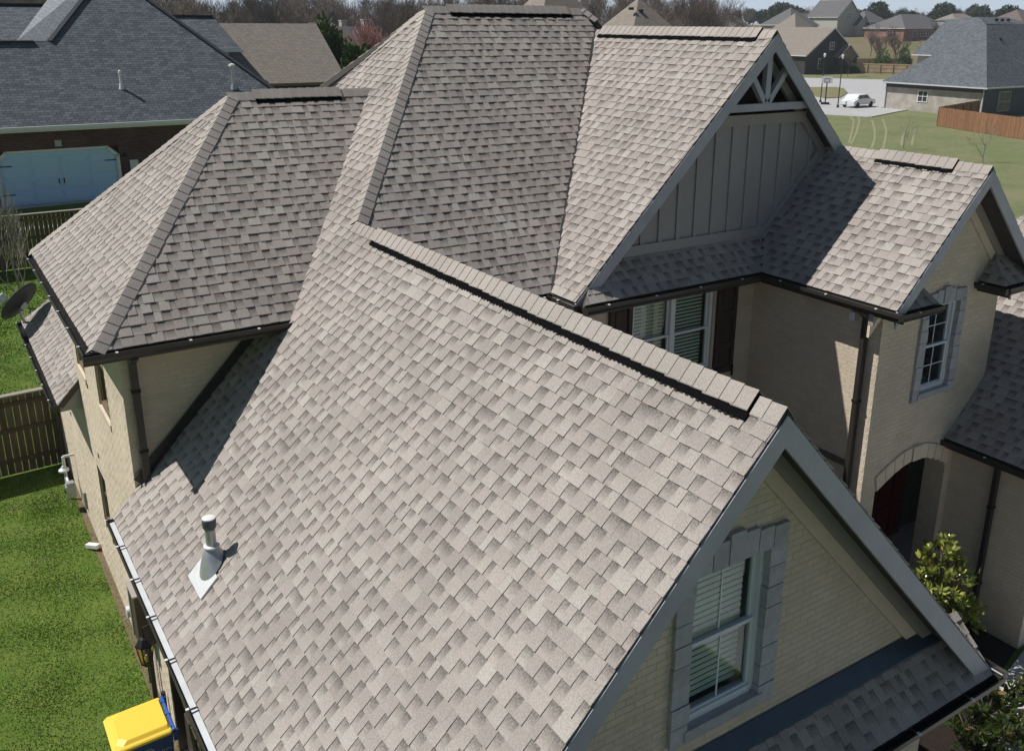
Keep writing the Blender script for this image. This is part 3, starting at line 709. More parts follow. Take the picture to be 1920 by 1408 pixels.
for w_ in (WL2, WL1, WLL): window(W2, L_(w_), blind=False, cols=1, frame_m=M_BRNWIN); sill(W2, L_(w_), M_BRICK, .02)
# side doors in the near left wall
for w_ in (WDR, WDR2):
    mb = MB(); mb.fbox(W2, *L_(w_), -.13, -.08); d = build('side_door', mb, M_DOOR, house)
    u0, u1, z0, z1 = L_(w_)
    mb = MB(); mb.fbox(W2, u0 - .07, u0 + .03, z0, z1 + .05, -.10, .03); mb.fbox(W2, u1 - .03, u1 + .07, z0, z1 + .05, -.10, .03); mb.fbox(W2, u0 + .03, u1 - .03, z1 - .04, z1 + .05, -.10, .03)
    build('door_frame', mb, M_DOOR, d)
    for i in range(2):
        for k in range(3):
            mb = MB(); a = u0 + .1 + i * (u1 - u0 - .2) / 2; mb.fbox(W2, a + .03, a + (u1 - u0 - .2) / 2 - .03, z0 + .1 + k * .68, z0 + .65 + k * .68, -.08, -.06); build('door_panel', mb, M_DOOR, d)
# weep holes in the left wall
for y, z in ((15.44, 3.73), (13.40, 3.76), (15.32, 2.55), (10.9, 2.6), (9.2, 2.55), (18.7, 2.05)):
    mb = MB(); mb.fbox(W2, -y - .03, -y + .03, z, z + .07, -.01, .013); build('weep_vent', mb, M_BRONZE, house)
# shutters
for (a, b) in ((8.04, 8.46), (10.20, 10.62)):
    mb = MB(); z0, z1 = 3.96, 5.50; t = .07
    mb.fbox(W4, a, a + t, z0, z1, .01, .06); mb.fbox(W4, b - t, b, z0, z1, .01, .06)
    for z in (z0, z0 + .42, z0 + .95, z1 - .09): mb.fbox(W4, a + t, b - t, z, z + .09, .01, .058)
    s = build('shutter', mb, M_SHUT, house)
    for z, h in ((z0 + .09, .33), (z0 + .51, .44), (z0 + 1.04, .41)):
        mb = MB(); mb.fbox(W4, a + t, b - t, z, z + h, .01, .028); mb.fbox(W4, a + t + .05, b - t - .05, z + .05, z + h - .05, .028, .04); build('shutter_panel', mb, M_SHUT, s)
    for x in (a + .03, b - .03):
        mb = MB(); mb.fbox(W4, x - .012, x + .012, z0 - .07, z0 + .12, .06, .09); build('shutter_hinge', mb, M_BLACK, s)

# ------------------------------------------------------------------ gable trim
def rake(F, y, xa, za, xb, zb, depth, m=M_TRIM, th=.19, drop=.02, name='rake_board', n=.03):
    """board in the plane y, hanging below the roof line from (xa,za) to (xb,zb)"""
    mb = MB(); y0, y1 = y, y + n
    dx, dz = xb - xa, zb - za; L = math.hypot(dx, dz); nx, nz = dz / L, -dx / L
    if nz > 0: nx, nz = -nx, -nz
    # vertical mitre cuts at both ends
    dz_ = th / abs(nz)
    pts = [(xa, za - drop), (xb, zb - drop), (xb, zb - drop - dz_), (xa, za - drop - dz_)]
    mb.slab([(x, y0, z) for x, z in pts], [(x, y1, z) for x, z in pts]); return build(name, mb, m, house)
def gable(y, wall_y, xr, zr, xl, zl, xrr, zrr, fr_w=.17, th=.17):
    rake(None, y - .012, xr, zr, xl, zl, 0, th=th); rake(None, y - .012, xr, zr, xrr, zrr, 0, th=th)
    for (xe, ze) in ((xl, zl), (xrr, zrr)):
        mb = MB(); p = [(xr, y + .02, zr - .115), (xe, y + .02, ze - .115), (xe, wall_y, ze - .115), (xr, wall_y, zr - .115)]
        mb.slab(p, [(a, b, c - .02) for a, b, c in p]); s = build('soffit', mb, M_SOFFIT, house)
        mb = MB(); n = 6
        for k in range(1, 3):
            yy = y + (wall_y - y) * k / 3
            mb.slab([(xr, yy - .004, zr - .1345), (xe, yy - .004, ze - .1345), (xe, yy + .004, ze - .1345), (xr, yy + .004, zr - .1345)], [(xr, yy - .004, zr - .139), (xe, yy - .004, ze - .139), (xe, yy + .004, ze - .139), (xr, yy + .004, zr - .139)])
        build('soffit_groove', mb, M_DECK, s)
        rake(None, wall_y - .075, xr, zr - .13, xe, ze - .13, 0, m=M_TRIM2, th=.11, name='frieze_board', n=.08)
        rake(None, wall_y - .035, xr, zr - .13 - .15, xe, ze - .13 - .15, 0, m=M_BRICK, th=.13, name='frieze_board', n=.04)
gable(4.026, 4.45, 4.841, 6.755, 1.40, 3.155, 8.282, 3.155)
gable(7.239, 7.66, 12.452, 7.476, 10.701, 5.694, 14.203, 5.694, th=.16)
rake(None, 9.842, 10.801, 9.243, 7.265, 5.694, 0, th=.17); rake(None, 9.842, 10.801, 9.243, 12.66, 7.377, 0, th=.17)
# board-and-batten gable
WB = wall_fr((0, 10.16), (0, -1, 0)); YB = 10.16
gz = lambda x: 9.243 - .12 - SG2 * abs(x - 10.801)
mb = MB(); p = [(7.4, 9.86, 5.83 - .12), (10.801, 9.86, 9.123), (10.801, 10.9, 9.123), (7.4, 10.9, 5.71)]; mb.slab([(a, b, c) for a, b, c in p], [(a, b, c - .02) for a, b, c in p]); build('soffit', mb, M_SOFFIT, house)
p = [(12.7, 9.86, gz(12.7)), (10.801, 9.86, 9.123), (10.801, 10.9, 9.123), (12.7, 10.9, gz(12.7))]; mb = MB(); mb.slab(p, [(a, b, c - .02) for a, b, c in p]); build('soffit', mb, M_SOFFIT, house)
mb = MB(); mb.fpoly(WB, [(8.0, 5.9), (12.72, 5.9), (12.72, 7.15), (10.801 + 1.06, 8.02), (10.801 - 1.06, 8.02), (8.0, 6.2)], -.30, -.02); build('gable_backing', mb, M_BOARD, house)
RAIL = 8.0
xs = [8.30 + .345 * i for i in range(12)]
for x0, x1 in zip(xs, xs[1:]):
    zb = max(6.17, 7.44 + (x0 - 12.42) * SG3 if x0 > 11.17 else 6.17)
    def zlow(x): return 6.17 if x < 11.17 else 6.17 + (x - 11.17) * SG3
    tops = [(x1 - .003, min(RAIL, gz(x1) - .02)), (x0 + .003, min(RAIL, gz(x0) - .02))]
    pk = 10.801
    pts = [(x0 + .003, zlow(x0)), (x1 - .003, zlow(x1))] + tops
    if tops[0][1] <= zlow(x1) + .01:
        continue
    mb = MB(); mb.fpoly(WB, pts, -.02, .0); build('siding_panel', mb, M_BOARD, house)
for x in xs[0:]:
    zt = min(RAIL - .01, gz(x) - .02); zl = 6.2 if x < 11.17 else 6.2 + (x - 11.17) * SG3
    if zt - zl < .06: continue
    mb = MB(); mb.fbox(WB, x - .035, x + .035, zl, zt, .0, .028); build('batten', mb, M_BOARD, house)
mb = MB(); mb.fbox(WB, 8.15, 11.17, 6.13, 6.29, .0, .045); build('base_trim', mb, M_BOARD, house)
mb = MB(); mb.fpoly(WB, [(11.17, 6.13), (12.45, 6.13 + 1.28 * SG3), (12.40, 6.36 + 1.16 * SG3), (11.17, 6.29)], .0, .046); build('base_trim', mb, M_BOARD, house)
mb = MB(); mb.fbox(WB, 9.75, 11.85, RAIL - .10, RAIL + .06, .0, .09); build('top_rail', mb, M_TRIM2, house)
rake(None, 10.10, 10.801, 9.10, 7.9, 9.10 - 2.9 * SG2, 0, m=M_BOARD, th=.12, name='frieze_board', n=.06)
rake(None, 10.10, 10.801, 9.10, 12.5, 9.10 - 1.7 * SG2, 0, m=M_BOARD, th=.12, name='frieze_board', n=.06)
mb = MB(); mb.fpoly(wall_fr((0, 10.7), (0, -1, 0)), [(9.6, 7.8), (12, 7.8), (10.801, 9.1)], -.02, 0); build('gable_recess', mb, mat('brown_recess', (.10, .07, .055), .9), house)
# truss
tr_ = MB(); tr_.box(9.88, 11.72, 9.93, 10.03, 8.12, 8.23); TR = build('gable_truss', tr_, M_TRIM, house)
for a, b, w_ in (((10.801, 9.98, 8.23), (10.801, 9.98, 9.05), .10), ((10.76, 9.98, 8.24), (10.40, 9.98, 8.72), .085), ((10.84, 9.98, 8.24), (11.20, 9.98, 8.72), .085)):
    mb = MB(); mb.beam(a, b, w_, .09, up=(0, 1, 0)); build('truss_brace', mb, M_TRIM, TR)

# ------------------------------------------------------------------ gutters
def gutter(p0, p1, outw, light=True, br=.0, cap=True):
    """trough of dark bronze metal with brackets; outw = horizontal outward direction"""
    p0 = Vector(p0); p1 = Vector(p1); o = Vector(outw); d = (p1 - p0).normalized(); L = (p1 - p0).length
    W_, H_ = .11, .088; q = lambda s, a, z: tuple(p0 + d * s + o * a + ZW * z)
    prof = [(0.0, .0), (.0, -H_), (W_ * .75, -H_), (W_, -H_ * .45), (W_, .012), (W_ - .014, .012), (W_ - .014, -.02), (W_ - .014, -H_ * .42), (.014, -H_ + .012), (.014, .0)]
    mb = MB(); n = len(prof)
    for s in (0, L): mb.v += [q(s, a, z) for a, z in prof]
    for i in range(n): j = (i + 1) % n; mb.f.append((i, j, n + j, n + i))
    if cap:
        for s in (-.004, L): mb.slab([q(s, 0, .01), q(s, W_, .01), q(s, W_, -H_), q(s, 0, -H_)], [q(s + .004, 0, .01), q(s + .004, W_, .01), q(s + .004, W_, -H_), q(s + .004, 0, -H_)])
    g = build('gutter', mb, M_BRONZE, house)
    if light:
        mb = MB(); a = W_ - .015
        mb.slab([q(.01, .012, -.028), q(L - .01, .012, -.028), q(L - .01, a * .8, -.034), q(.01, a * .8, -.034)], [q(.01, .012, -.05), q(L - .01, .012, -.05), q(L - .01, a * .8, -.05), q(.01, a * .8, -.05)])
        build('gutter_lining', mb, M_GUTIN, g)
    s = .35
    while s < L:
        mb = MB(); mb.slab([q(s, 0, .006), q(s + .022, 0, .006), q(s + .022, W_, .006), q(s, W_, .006)], [q(s, 0, -.002), q(s + .022, 0, -.002), q(s + .022, W_, -.002), q(s, W_, -.002)])
        build('gutter_bracket', mb, M_BRONZE, g)
        mb = MB(); mb.slab([q(s, W_ - .02, .016), q(s + .03, W_ - .02, .016), q(s + .03, W_ + .01, .016), q(s, W_ + .01, .016)], [q(s, W_ - .02, .004), q(s + .03, W_ - .02, .004), q(s + .03, W_ + .01, .004), q(s, W_ + .01, .004)])
        build('bracket_clip', mb, M_WHITE, g); s += .85
    mb = MB(); mb.slab([q(0, -.02, -.02), q(L, -.02, -.02), q(L, 0, -.02), q(0, 0, -.02)], [q(0, -.02, -.14), q(L, -.02, -.14), q(L, 0, -.14), q(0, 0, -.14)]); build('fascia_board', mb, M_BRONZE, house)
    return g
gutter((1.41, 4.03, 3.14), (1.41, 11.95, 3.14), (-1, 0, 0))
gutter((1.33, 16.5, 3.11), (1.33, 22.0, 3.11), (-1, 0, 0), light=False)
gutter((1.36, 11.36, 5.61), (1.36, 17.28, 5.61), (-1, 0, 0), light=False)
gutter((1.245, 11.37, 5.61), (3.74, 11.37, 5.61), (0, -1, 0), light=False)
gutter((5.86, 10.43, 5.67), (7.16, 10.43, 5.67), (0, -1, 0), light=False)
gutter((7.27, 9.76, 5.67), (7.27, 10.42, 5.67), (-1, 0, 0))
gutter((7.27, 9.68, 5.67), (10.69, 9.68, 5.67), (0, -1, 0), light=False)
gutter((10.705, 7.13, 5.67), (10.705, 9.67, 5.67), (-1, 0, 0), light=True)
gutter((10.70, 7.24, 5.64), (11.64, 7.24, 5.64), (0, -1, 0), light=False)
gutter((13.25, 7.24, 5.64), (14.2, 7.24, 5.64), (0, -1, 0), light=False)
gutter((13.255, 7.15, 5.64), (13.255, 7.66, 5.64), (-1, 0, 0), light=False)
gutter((1.45, 3.98, 3.10), (8.32, 3.98, 3.10), (0, -1, 0), light=False)
gutter((8.30, 3.9, 3.13), (8.30, 9.9, 3.13), (1, 0, 0), light=True)
gutter((13.01, 5.7, 3.08), (13.01, 7.66, 3.08), (-1, 0, 0), light=False)
# eave soffits
def soff(x0, x1, y0, y1, z): mb = MB(); mb.box(x0, x1, y0, y1, z - .02, z); build('eave_soffit', mb, M_SOFFIT, house)
soff(1.40, 1.71, 4.05, 11.94, 3.05); soff(1.38, 1.71, 11.38, 17.2, 5.50); soff(1.71, 4.6, 11.38, 11.95, 5.50); soff(7.2, 11.03, 9.7, 10.10, 5.56); soff(10.72, 11.03, 7.26, 10.1, 5.55)
soff(1.35, 1.71, 16.6, 22, 3.0); soff(1.5, 8.2, 4.0, 4.45, 3.0); soff(13.03, 13.3, 5.72, 7.66, 2.98); soff(5.86, 7.4, 10.45, 10.9, 5.56)
soff(10.72, 11.64, 7.25, 7.66, 5.545); soff(13.26, 14.2, 7.25, 7.66, 5.545); soff(7.97, 8.28, 4.05, 10.1, 3.05)
mb = MB(); mb.slab([(1.36, 16.56, 3.14), (1.71, 16.56, 3.47), (2.2, 16.60, 3.9), (2.2, 16.60, 2.98), (1.36, 16.56, 2.98)], [(1.36, 16.6, 3.14), (1.71, 16.6, 3.47), (2.2, 16.64, 3.9), (2.2, 16.64, 2.98), (1.36, 16.6, 2.98)]); build('eave_end_board', mb, M_BOARD, house)
# downspouts
def downspout(pts, outlet=True):
    mb = MB()
    for a, b in zip(pts, pts[1:]): mb.beam(a, b, .09, .07, up=(0, 1, 0) if abs(Vector(b).z - Vector(a).z) > .2 else (0, 0, 1))
    g = build('downspout', mb, M_BRONZE, house)
    for z in (.25, .75):
        p = Vector(pts[1]).lerp(Vector(pts[2]), z); mb = MB(); mb.box(p.x - .055, p.x + .055, p.y - .045, p.y + .045, p.z, p.z + .04); build('downspout_strap', mb, M_BLACK, g)
    return g
downspout([(1.80, 11.33, 5.50), (1.85, 11.84, 5.28), (1.85, 11.84, 3.62), (1.85, 11.70, 3.52)])
mb = MB(); mb.tube((1.90, 11.74, 3.56), (1.99, 11.60, 3.60), .05, .065, 10); build('downspout_outlet', mb, M_GALV2, house)
downspout([(10.76, 7.90, 5.56), (10.95, 7.88, 5.40), (10.95, 7.88, .2), (10.8, 7.8, .1)])
downspout([(13.1, 6.75, 3.0), (13.22, 6.85, 2.85), (13.22, 6.85, .1), (13.1, 6.7, .05)])
mb = MB(); mb.box(10.93, 11.02, 8.06, 8.15, 5.30, 5.42); build('wall_fixture', mb, M_WHITE, house)
# step flashing where the near slope meets the left wing
b = MB(); b.beam((1.75, 11.90, 3.60), (3.72, 11.90, 5.66), .02, .16, up=(0, 0, 1)); build('step_flashing', b, M_BRONZE, house)
b = MB(); b.beam((8.3, 10.13, 6.20), (11.17, 10.13, 6.20), .012, .02); build('step_flashing', b, M_GALV2, house)
b = MB(); b.beam((11.17, 10.13, 6.215), (12.38, 10.13, 7.44), .012, .02); build('step_flashing', b, M_GALV2, house)
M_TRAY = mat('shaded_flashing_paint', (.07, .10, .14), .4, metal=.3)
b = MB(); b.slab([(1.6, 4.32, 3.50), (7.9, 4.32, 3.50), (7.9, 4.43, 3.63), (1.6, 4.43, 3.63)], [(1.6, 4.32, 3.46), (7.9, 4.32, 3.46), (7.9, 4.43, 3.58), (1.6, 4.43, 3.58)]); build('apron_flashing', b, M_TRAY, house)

# ------------------------------------------------------------------ things fixed on the main house
vp = thing('roof_vent_pipe', (1.95, 9.17, 3.73), 'metal vent pipe with a pale cap and flared flashing on the near roof slope', 'vent pipe', world=True)
b = MB(); q = [P3(F_P1, *to_uv(F_P1, *p)) for p in ((1.83, 9.42), (1.83, 8.86), (2.14, 8.86), (2.14, 9.42))]
F = F_P1; c0 = to_uv(F, 1.98, 9.15); pl = [(c0[0] - .26, c0[1] - .30), (c0[0] + .26, c0[1] - .30), (c0[0] + .26, c0[1] - .02), (c0[0] - .26, c0[1] - .02)]
b.slab([P3(F, *p, .028) for p in pl], [P3(F, *p, .0) for p in pl]); build('flashing_plate', b, M_GALV2, vp)
def loft(mb, rings):
    k = len(mb.v); n = len(rings[0])
    for r in rings: mb.v += [tuple(p) for p in r]
    for a in range(len(rings) - 1):
        for i in range(n): j = (i + 1) % n; mb.f.append((k + a * n + i, k + a * n + j, k + (a + 1) * n + j, k + (a + 1) * n + i))
    mb.f.append(tuple(range(k + (len(rings) - 1) * n, k + len(rings) * n)))
b = MB(); rings = []
for t in np.linspace(0, 1, 7):
    base = P3(F, *c0, .03); e = t ** .7; rr = .19 * (1 - e) + .062 * e; ring = []
    for i in range(18):
        a = 2 * math.pi * i / 18
        on = base + F['U'] * math.cos(a) * rr + F['V'] * math.sin(a) * rr
        tp = Vector((1.98, 9.15, 3.99)) + Vector((F['U'] * math.cos(a) + F['D'] * math.sin(a))) * rr
        ring.append(on.lerp(tp, e))
    rings.append(ring)
loft(b, rings); build('flashing_cone', b, M_GALV, vp, smooth=True)
b = MB(); b.tube((1.98, 9.15, 3.90), (1.98, 9.15, 4.26), .055, n=20); build('pipe', b, M_GALV, vp, smooth=False)
b = MB(); b.lathe((1.98, 9.15, 3.985), [(.058, .0), (.085, .0), (.085, .02), (.060, .03)], 20); build('storm_collar', b, M_GALV2, vp)
b = MB(); b.lathe((1.98, 9.15, 4.20), [(.05, 0), (.058, .0), (.073, .03), (.074, .10), (.07, .118), (.0699, .12)], 20); cp_ = build('cap', b, mat('dark_cap_metal', (.11, .12, .14), .45, metal=.3), vp)
b = MB(); b.lathe((1.98, 9.15, 4.322), [(.069, 0), (.069, .012), (.04, .02)], 20); build('cap_top', b, M_WHITE2, cp_)

# satellite dish on the rear wing eave
dz = thing('satellite_dish', (1.38, 21.75, 3.1), 'dark satellite dish on a bent mast at the far end of the low left eave', 'satellite dish', world=True)
b = MB(); b.tube((1.38, 21.75, 3.12), (1.30, 21.5, 3.50), .03); b.tube((1.30, 21.5, 3.50), (1.37, 21.22, 3.70), .03); build('mast', b, M_GALV, dz)
b = MB(); b.box(1.34, 1.50, 21.68, 21.84, 3.1, 3.2); build('foot', b, M_BLACK, dz)
n_ = Vector((-.45, .42, .40)).normalized(); a_ = n_.orthogonal().normalized(); b_ = n_.cross(a_); cc = Vector((1.36, 21.15, 3.74))
b = MB(); rings = []
for t in (0, .25, .5, .75, 1):
    r = .44 * t + .001; rings.append([cc + n_ * (.09 * t * t) + a_ * math.cos(x) * r * 1.08 + b_ * math.sin(x) * r for x in np.linspace(0, 2 * math.pi, 28, endpoint=False)])
for t in (1, .75, .5, .25, 0):
    r = .44 * t + .001; rings.append([cc + n_ * (.09 * t * t + .012) + a_ * math.cos(x) * r * 1.08 + b_ * math.sin(x) * r for x in np.linspace(0, 2 * math.pi, 28, endpoint=False)])
loft(b, rings); build('reflector', b, mat('dark_grey_dish', (.06, .06, .065), .5), dz, smooth=True)
b = MB(); b.tube(cc - b_ * .3, cc + n_ * .5 - b_ * .32, .014); build('feed_arm', b, M_GALV, dz)
b = MB(); b.tube(cc + n_ * .45 - b_ * .34, cc + n_ * .58 - b_ * .26, .05, .06, 10); b.tube(cc + n_ * .45 - b_ * .34 + a_ * .12, cc + n_ * .58 - b_ * .26 + a_ * .12, .04, .05, 10); build('receiver', b, M_WHITE, dz)
b = MB(); b.box(1.31, 1.43, 21.16, 21.30, 3.62, 3.76); build('bracket', b, M_GALV, dz)

# electric meter on the left wall
em = thing('electric_meter', (1.58, 12.2, 1.2), 'taupe electric service box with a round glass meter and conduits on the cream side wall', 'electric meter', world=True)
b = MB(); b.box(1.50, 1.71, 11.95, 12.36, 1.10, 1.90); g_ = build('service_box', b, M_DOOR, em)
b = MB(); b.box(1.48, 1.71, 11.93, 12.38, 1.90, 1.925); b.box(1.485, 1.50, 12.30, 12.375, 1.10, 1.90); build('box_lid', b, M_GREYBOX, g_)
b = MB(); b.box(1.58, 1.71, 12.52, 12.80, 1.0, 1.45); mb_ = build('meter_box', b, M_GREYBOX, em)
b = MB(); b.tube((1.58, 12.66, 1.27), (1.47, 12.66, 1.27), .095, .08, 18); build('meter_dome', b, M_GALV2, mb_)
b = MB(); b.box(1.60, 1.71, 12.52, 12.74, .55, .88); build('junction_box', b, mat('green_grey_box', (.07, .09, .085), .6), em)
for y, x, z0, z1, r in ((12.05, 1.62, 0, 1.1, .035), (12.22, 1.64, 0, 1.1, .03), (12.62, 1.66, 0, 1.0, .02), (12.32, 1.66, .3, 1.1, .012), (13.35, 1.67, .3, 1.05, .012), (11.6, 1.66, 0, .55, .03)):
    b = MB(); b.tube((x, y, z0), (x, y, z1), r, n=8); build('conduit', b, M_BRONZE, em)
b = MB(); b.tube((1.67, 13.35, 1.05), (1.67, 13.27, 1.07), .012); build('conduit', b, M_BRONZE, em)
# gas meter
gm = thing('gas_meter', (1.50, 19.0, 0), 'small silver gas meter and regulator at the foot of the side wall near the fence', 'gas meter', world=True)
b = MB(); b.tube((1.50, 19.35, .0), (1.50, 19.35, .95), .03); b.tube((1.50, 19.35, .95), (1.70, 19.35, .95), .03); b.tube((1.50, 19.35, .55), (1.50, 18.85, .5), .025); build('riser', b, M_GALV2, gm)
b = MB(); b.lathe((1.48, 19.35, .62), [(.03, 0), (.1, .02), (.1, .05), (.05, .09), (.03, .13)], 14); build('regulator', b, M_GALV2, gm)
b = MB(); b.box(1.42, 1.60, 18.75, 18.95, .30, .54); b.box(1.44, 1.58, 18.78, 18.92, .54, .60); build('meter_body', b, M_GALV, gm)
b = MB(); b.tube((1.405, 18.85, .42), (1.42, 18.85, .42), .06, n=14); build('meter_dial', b, M_BLACK, gm)
b = MB(); b.box(1.66, 1.71, 18.2, 18.5, .25, .6); build('cable_box', b, M_GREYBOX, gm)
# lantern
ln = thing('wall_lantern', (1.55, 11.28, 1.5), 'black scrolled carriage lantern with amber glass on the cream side wall beside the meter', 'lantern', world=True)
LX, LY, LZ = 1.47, 11.28, 1.30
b = MB(); b.tube((1.70, LY, LZ + .62), (LX, LY, LZ + .55), .010); b.tube((LX, LY, LZ + .55), (LX, LY, LZ + .42), .010)
for s in (1, -1):
    p = [(1.66, LY + s * .01, LZ + .60), (1.62, LY + s * .05, LZ + .66), (1.56, LY + s * .06, LZ + .63), (1.57, LY + s * .03, LZ + .58)]
    for a, c in zip(p, p[1:]): b.tube(a, c, .006)
build('bracket', b, M_BLACK, ln)
b = MB(); b.tube((1.71, LY, LZ + .60), (1.695, LY, LZ + .60), .06, n=12); build('back_plate', b, M_BLACK, ln)
b = MB(); b.lathe((LX, LY, LZ + .30), [(.125, 0), (.12, .02), (.06, .10), (.03, .12), (.012, .16)], 6); build('roof', b, M_BLACK, ln)
b = MB(); b.lathe((LX, LY, LZ), [(.03, -.03), (.065, 0), (.066, .015)], 6)
for i in range(6):
    a = math.pi / 3 * i; b.tube((LX + .065 * math.cos(a), LY + .065 * math.sin(a), LZ), (LX + .108 * math.cos(a), LY + .108 * math.sin(a), LZ + .30), .007, n=5)
build('cage', b, M_BLACK, ln)
b = MB(); b.lathe((LX, LY, LZ + .012), [(.058, 0), (.1, .28)], 6); build('lantern_glass', b, M_LGLASS, ln)
b = MB(); b.tube((LX, LY, LZ + .03), (LX, LY, LZ + .14), .014, n=8); build('candle_tube', b, M_CURTAIN, ln)
# splash extension and coil of hose
sx_ = tag(build('downspout_extension', (lambda m: (m.beam((1.66, 16.9, .10), (1.50, 17.15, .05), .10, .07), m)[1])(MB()), M_WHITE2), 'short white drain extension poking from the side wall onto the grass', 'drain pipe')

# ------------------------------------------------------------------ wheeled bin
bn = thing('wheeled_bin', (1.20, 10.45, 0), 'blue wheeled recycling bin with a bright yellow lid against the side wall', 'wheelie bin', world=True)
M_BLU2 = mat('blue_hinge_plastic', (.05, .14, .50), .4)
bx0, bx1, by0, by1 = .86, 1.50, 10.14, 10.78
b = MB(); top = [(bx0, by0, 1.02), (bx1, by0, 1.06), (bx1, by1, 1.06), (bx0, by1, 1.02)]; mid = [(bx0 + .12, by0 + .06, .12), (bx1 - .03, by0 + .06, .12), (bx1 - .03, by1 - .06, .12), (bx0 + .12, by1 - .06, .12)]
b.slab(top, mid); bd = build('body', b, M_BLU, bn)
b = MB(); b.slab([(bx0 - .02, by0 - .02, 1.03), (bx1 + .0, by0 - .02, 1.07), (bx1 + .0, by1 + .02, 1.07), (bx0 - .02, by1 + .02, 1.03)], [(bx0 - .01, by0 - .01, .98), (bx1, by0 - .01, 1.02), (bx1, by1 + .01, 1.02), (bx0 - .01, by1 + .01, .98)]); build('rim', b, M_BLU, bd)
# lid: domed tray with chamfered corners
def lidring(ins, z, ch):
    x0, x1, y0, y1 = bx0 - .045 + ins, bx1 - .01 - ins * .3, by0 - .035 + ins, by1 + .035 - ins; zz = lambda x: z + .035 * (x - bx0)
    p = [(x0 + ch, y0), (x0, y0 + ch), (x0, y1 - ch), (x0 + ch, y1), (x1 - .02, y1), (x1, y1 - .02), (x1, y0 + .02), (x1 - .02, y0)]
    return [Vector((x, y, zz(x))) for x, y in p]
b = MB(); loft(b, [lidring(0, 1.03, .05), lidring(-.004, 1.065, .05), lidring(.012, 1.078, .05), lidring(.05, 1.085, .07), lidring(.085, 1.115, .08), lidring(.095, 1.12, .08)]); ld = build('lid', b, M_YEL, bn)
b = MB(); b.box(1.285, 1.295, by0 + .09, by1 - .09, 1.128, 1.137); build('lid_rib', b, M_YEL, ld)
b = MB(); b.tube((1.515, by0 - .03, 1.085), (1.515, by1 + .03, 1.085), .022, n=10); hg = build('hinge_bar', b, M_BLU2, bn)
for y in (by0 + .07, (by0 + by1) / 2, by1 - .07):
    b = MB(); b.box(1.47, 1.53, y - .035, y + .035, 1.05, 1.11); build('hinge_clip', b, M_BLU2, hg)
b = MB(); b.box(1.50, 1.56, by0 - .03, by0 + .0, .93, 1.08); b.box(1.50, 1.56, by1, by1 + .03, .93, 1.08); build('handle', b, M_BLU, bn)
for y in (by0 + .02, by1 - .08):
    b = MB(); b.tube((1.48, y, .12), (1.48, y + .06, .12), .12, n=18); build('wheel', b, M_BLACK, bn)
# white print on the side facing the viewer: arrow square and a scribbled word line
b = MB()
def side_pt(x, z):  # on the -Y face (sloping slightly)
    t = (1.04 - z) / .92; return (x, by0 + .06 * t - .004, z)
def stroke(x0, z0, x1, z1, w_=.009):
    d = Vector((x1 - x0, z1 - z0)); d.normalize(); n = Vector((-d.y, d.x)) * w_ / 2
    b.slab([Vector(side_pt(x0 - n.x, z0 - n.y)) + Vector((0, -.003, 0)), Vector(side_pt(x1 - n.x, z1 - n.y)) + Vector((0, -.003, 0)), Vector(side_pt(x1 + n.x, z1 + n.y)) + Vector((0, -.003, 0)), Vector(side_pt(x0 + n.x, z0 + n.y)) + Vector((0, -.003, 0))],
           [side_pt(x0 - n.x, z0 - n.y), side_pt(x1 - n.x, z1 - n.y), side_pt(x1 + n.x, z1 + n.y), side_pt(x0 + n.x, z0 + n.y)])
X0, Z0 = 1.14, .80
for (a, c, d, e) in ((0, .02, 0, .10), (.02, .12, .10, .12), (.12, .10, .12, .02), (.10, 0, .02, 0), (.035, .035, .035, .085), (.035, .085, .085, .085), (.085, .085, .085, .035), (.085, .035, .035, .035), (.0, .02, .03, .035), (.02, .12, .035, .09), (.12, .10, .09, .085), (.10, .0, .085, .03)):
    stroke(X0 + a, Z0 + c, X0 + d, Z0 + e, .010)
x = X0 + .15
for i in range(9):
    stroke(x, Z0 + .015 + .012 * (i % 2), x + .017, Z0 + .055 - .015 * (i % 3), .006); x += .02
for k in range(2): stroke(X0 - .02, Z0 - .04 - .03 * k, X0 + .24 - .06 * k, Z0 - .04 - .03 * k, .005)
build('printed_mark', b, M_LOGO, bd)

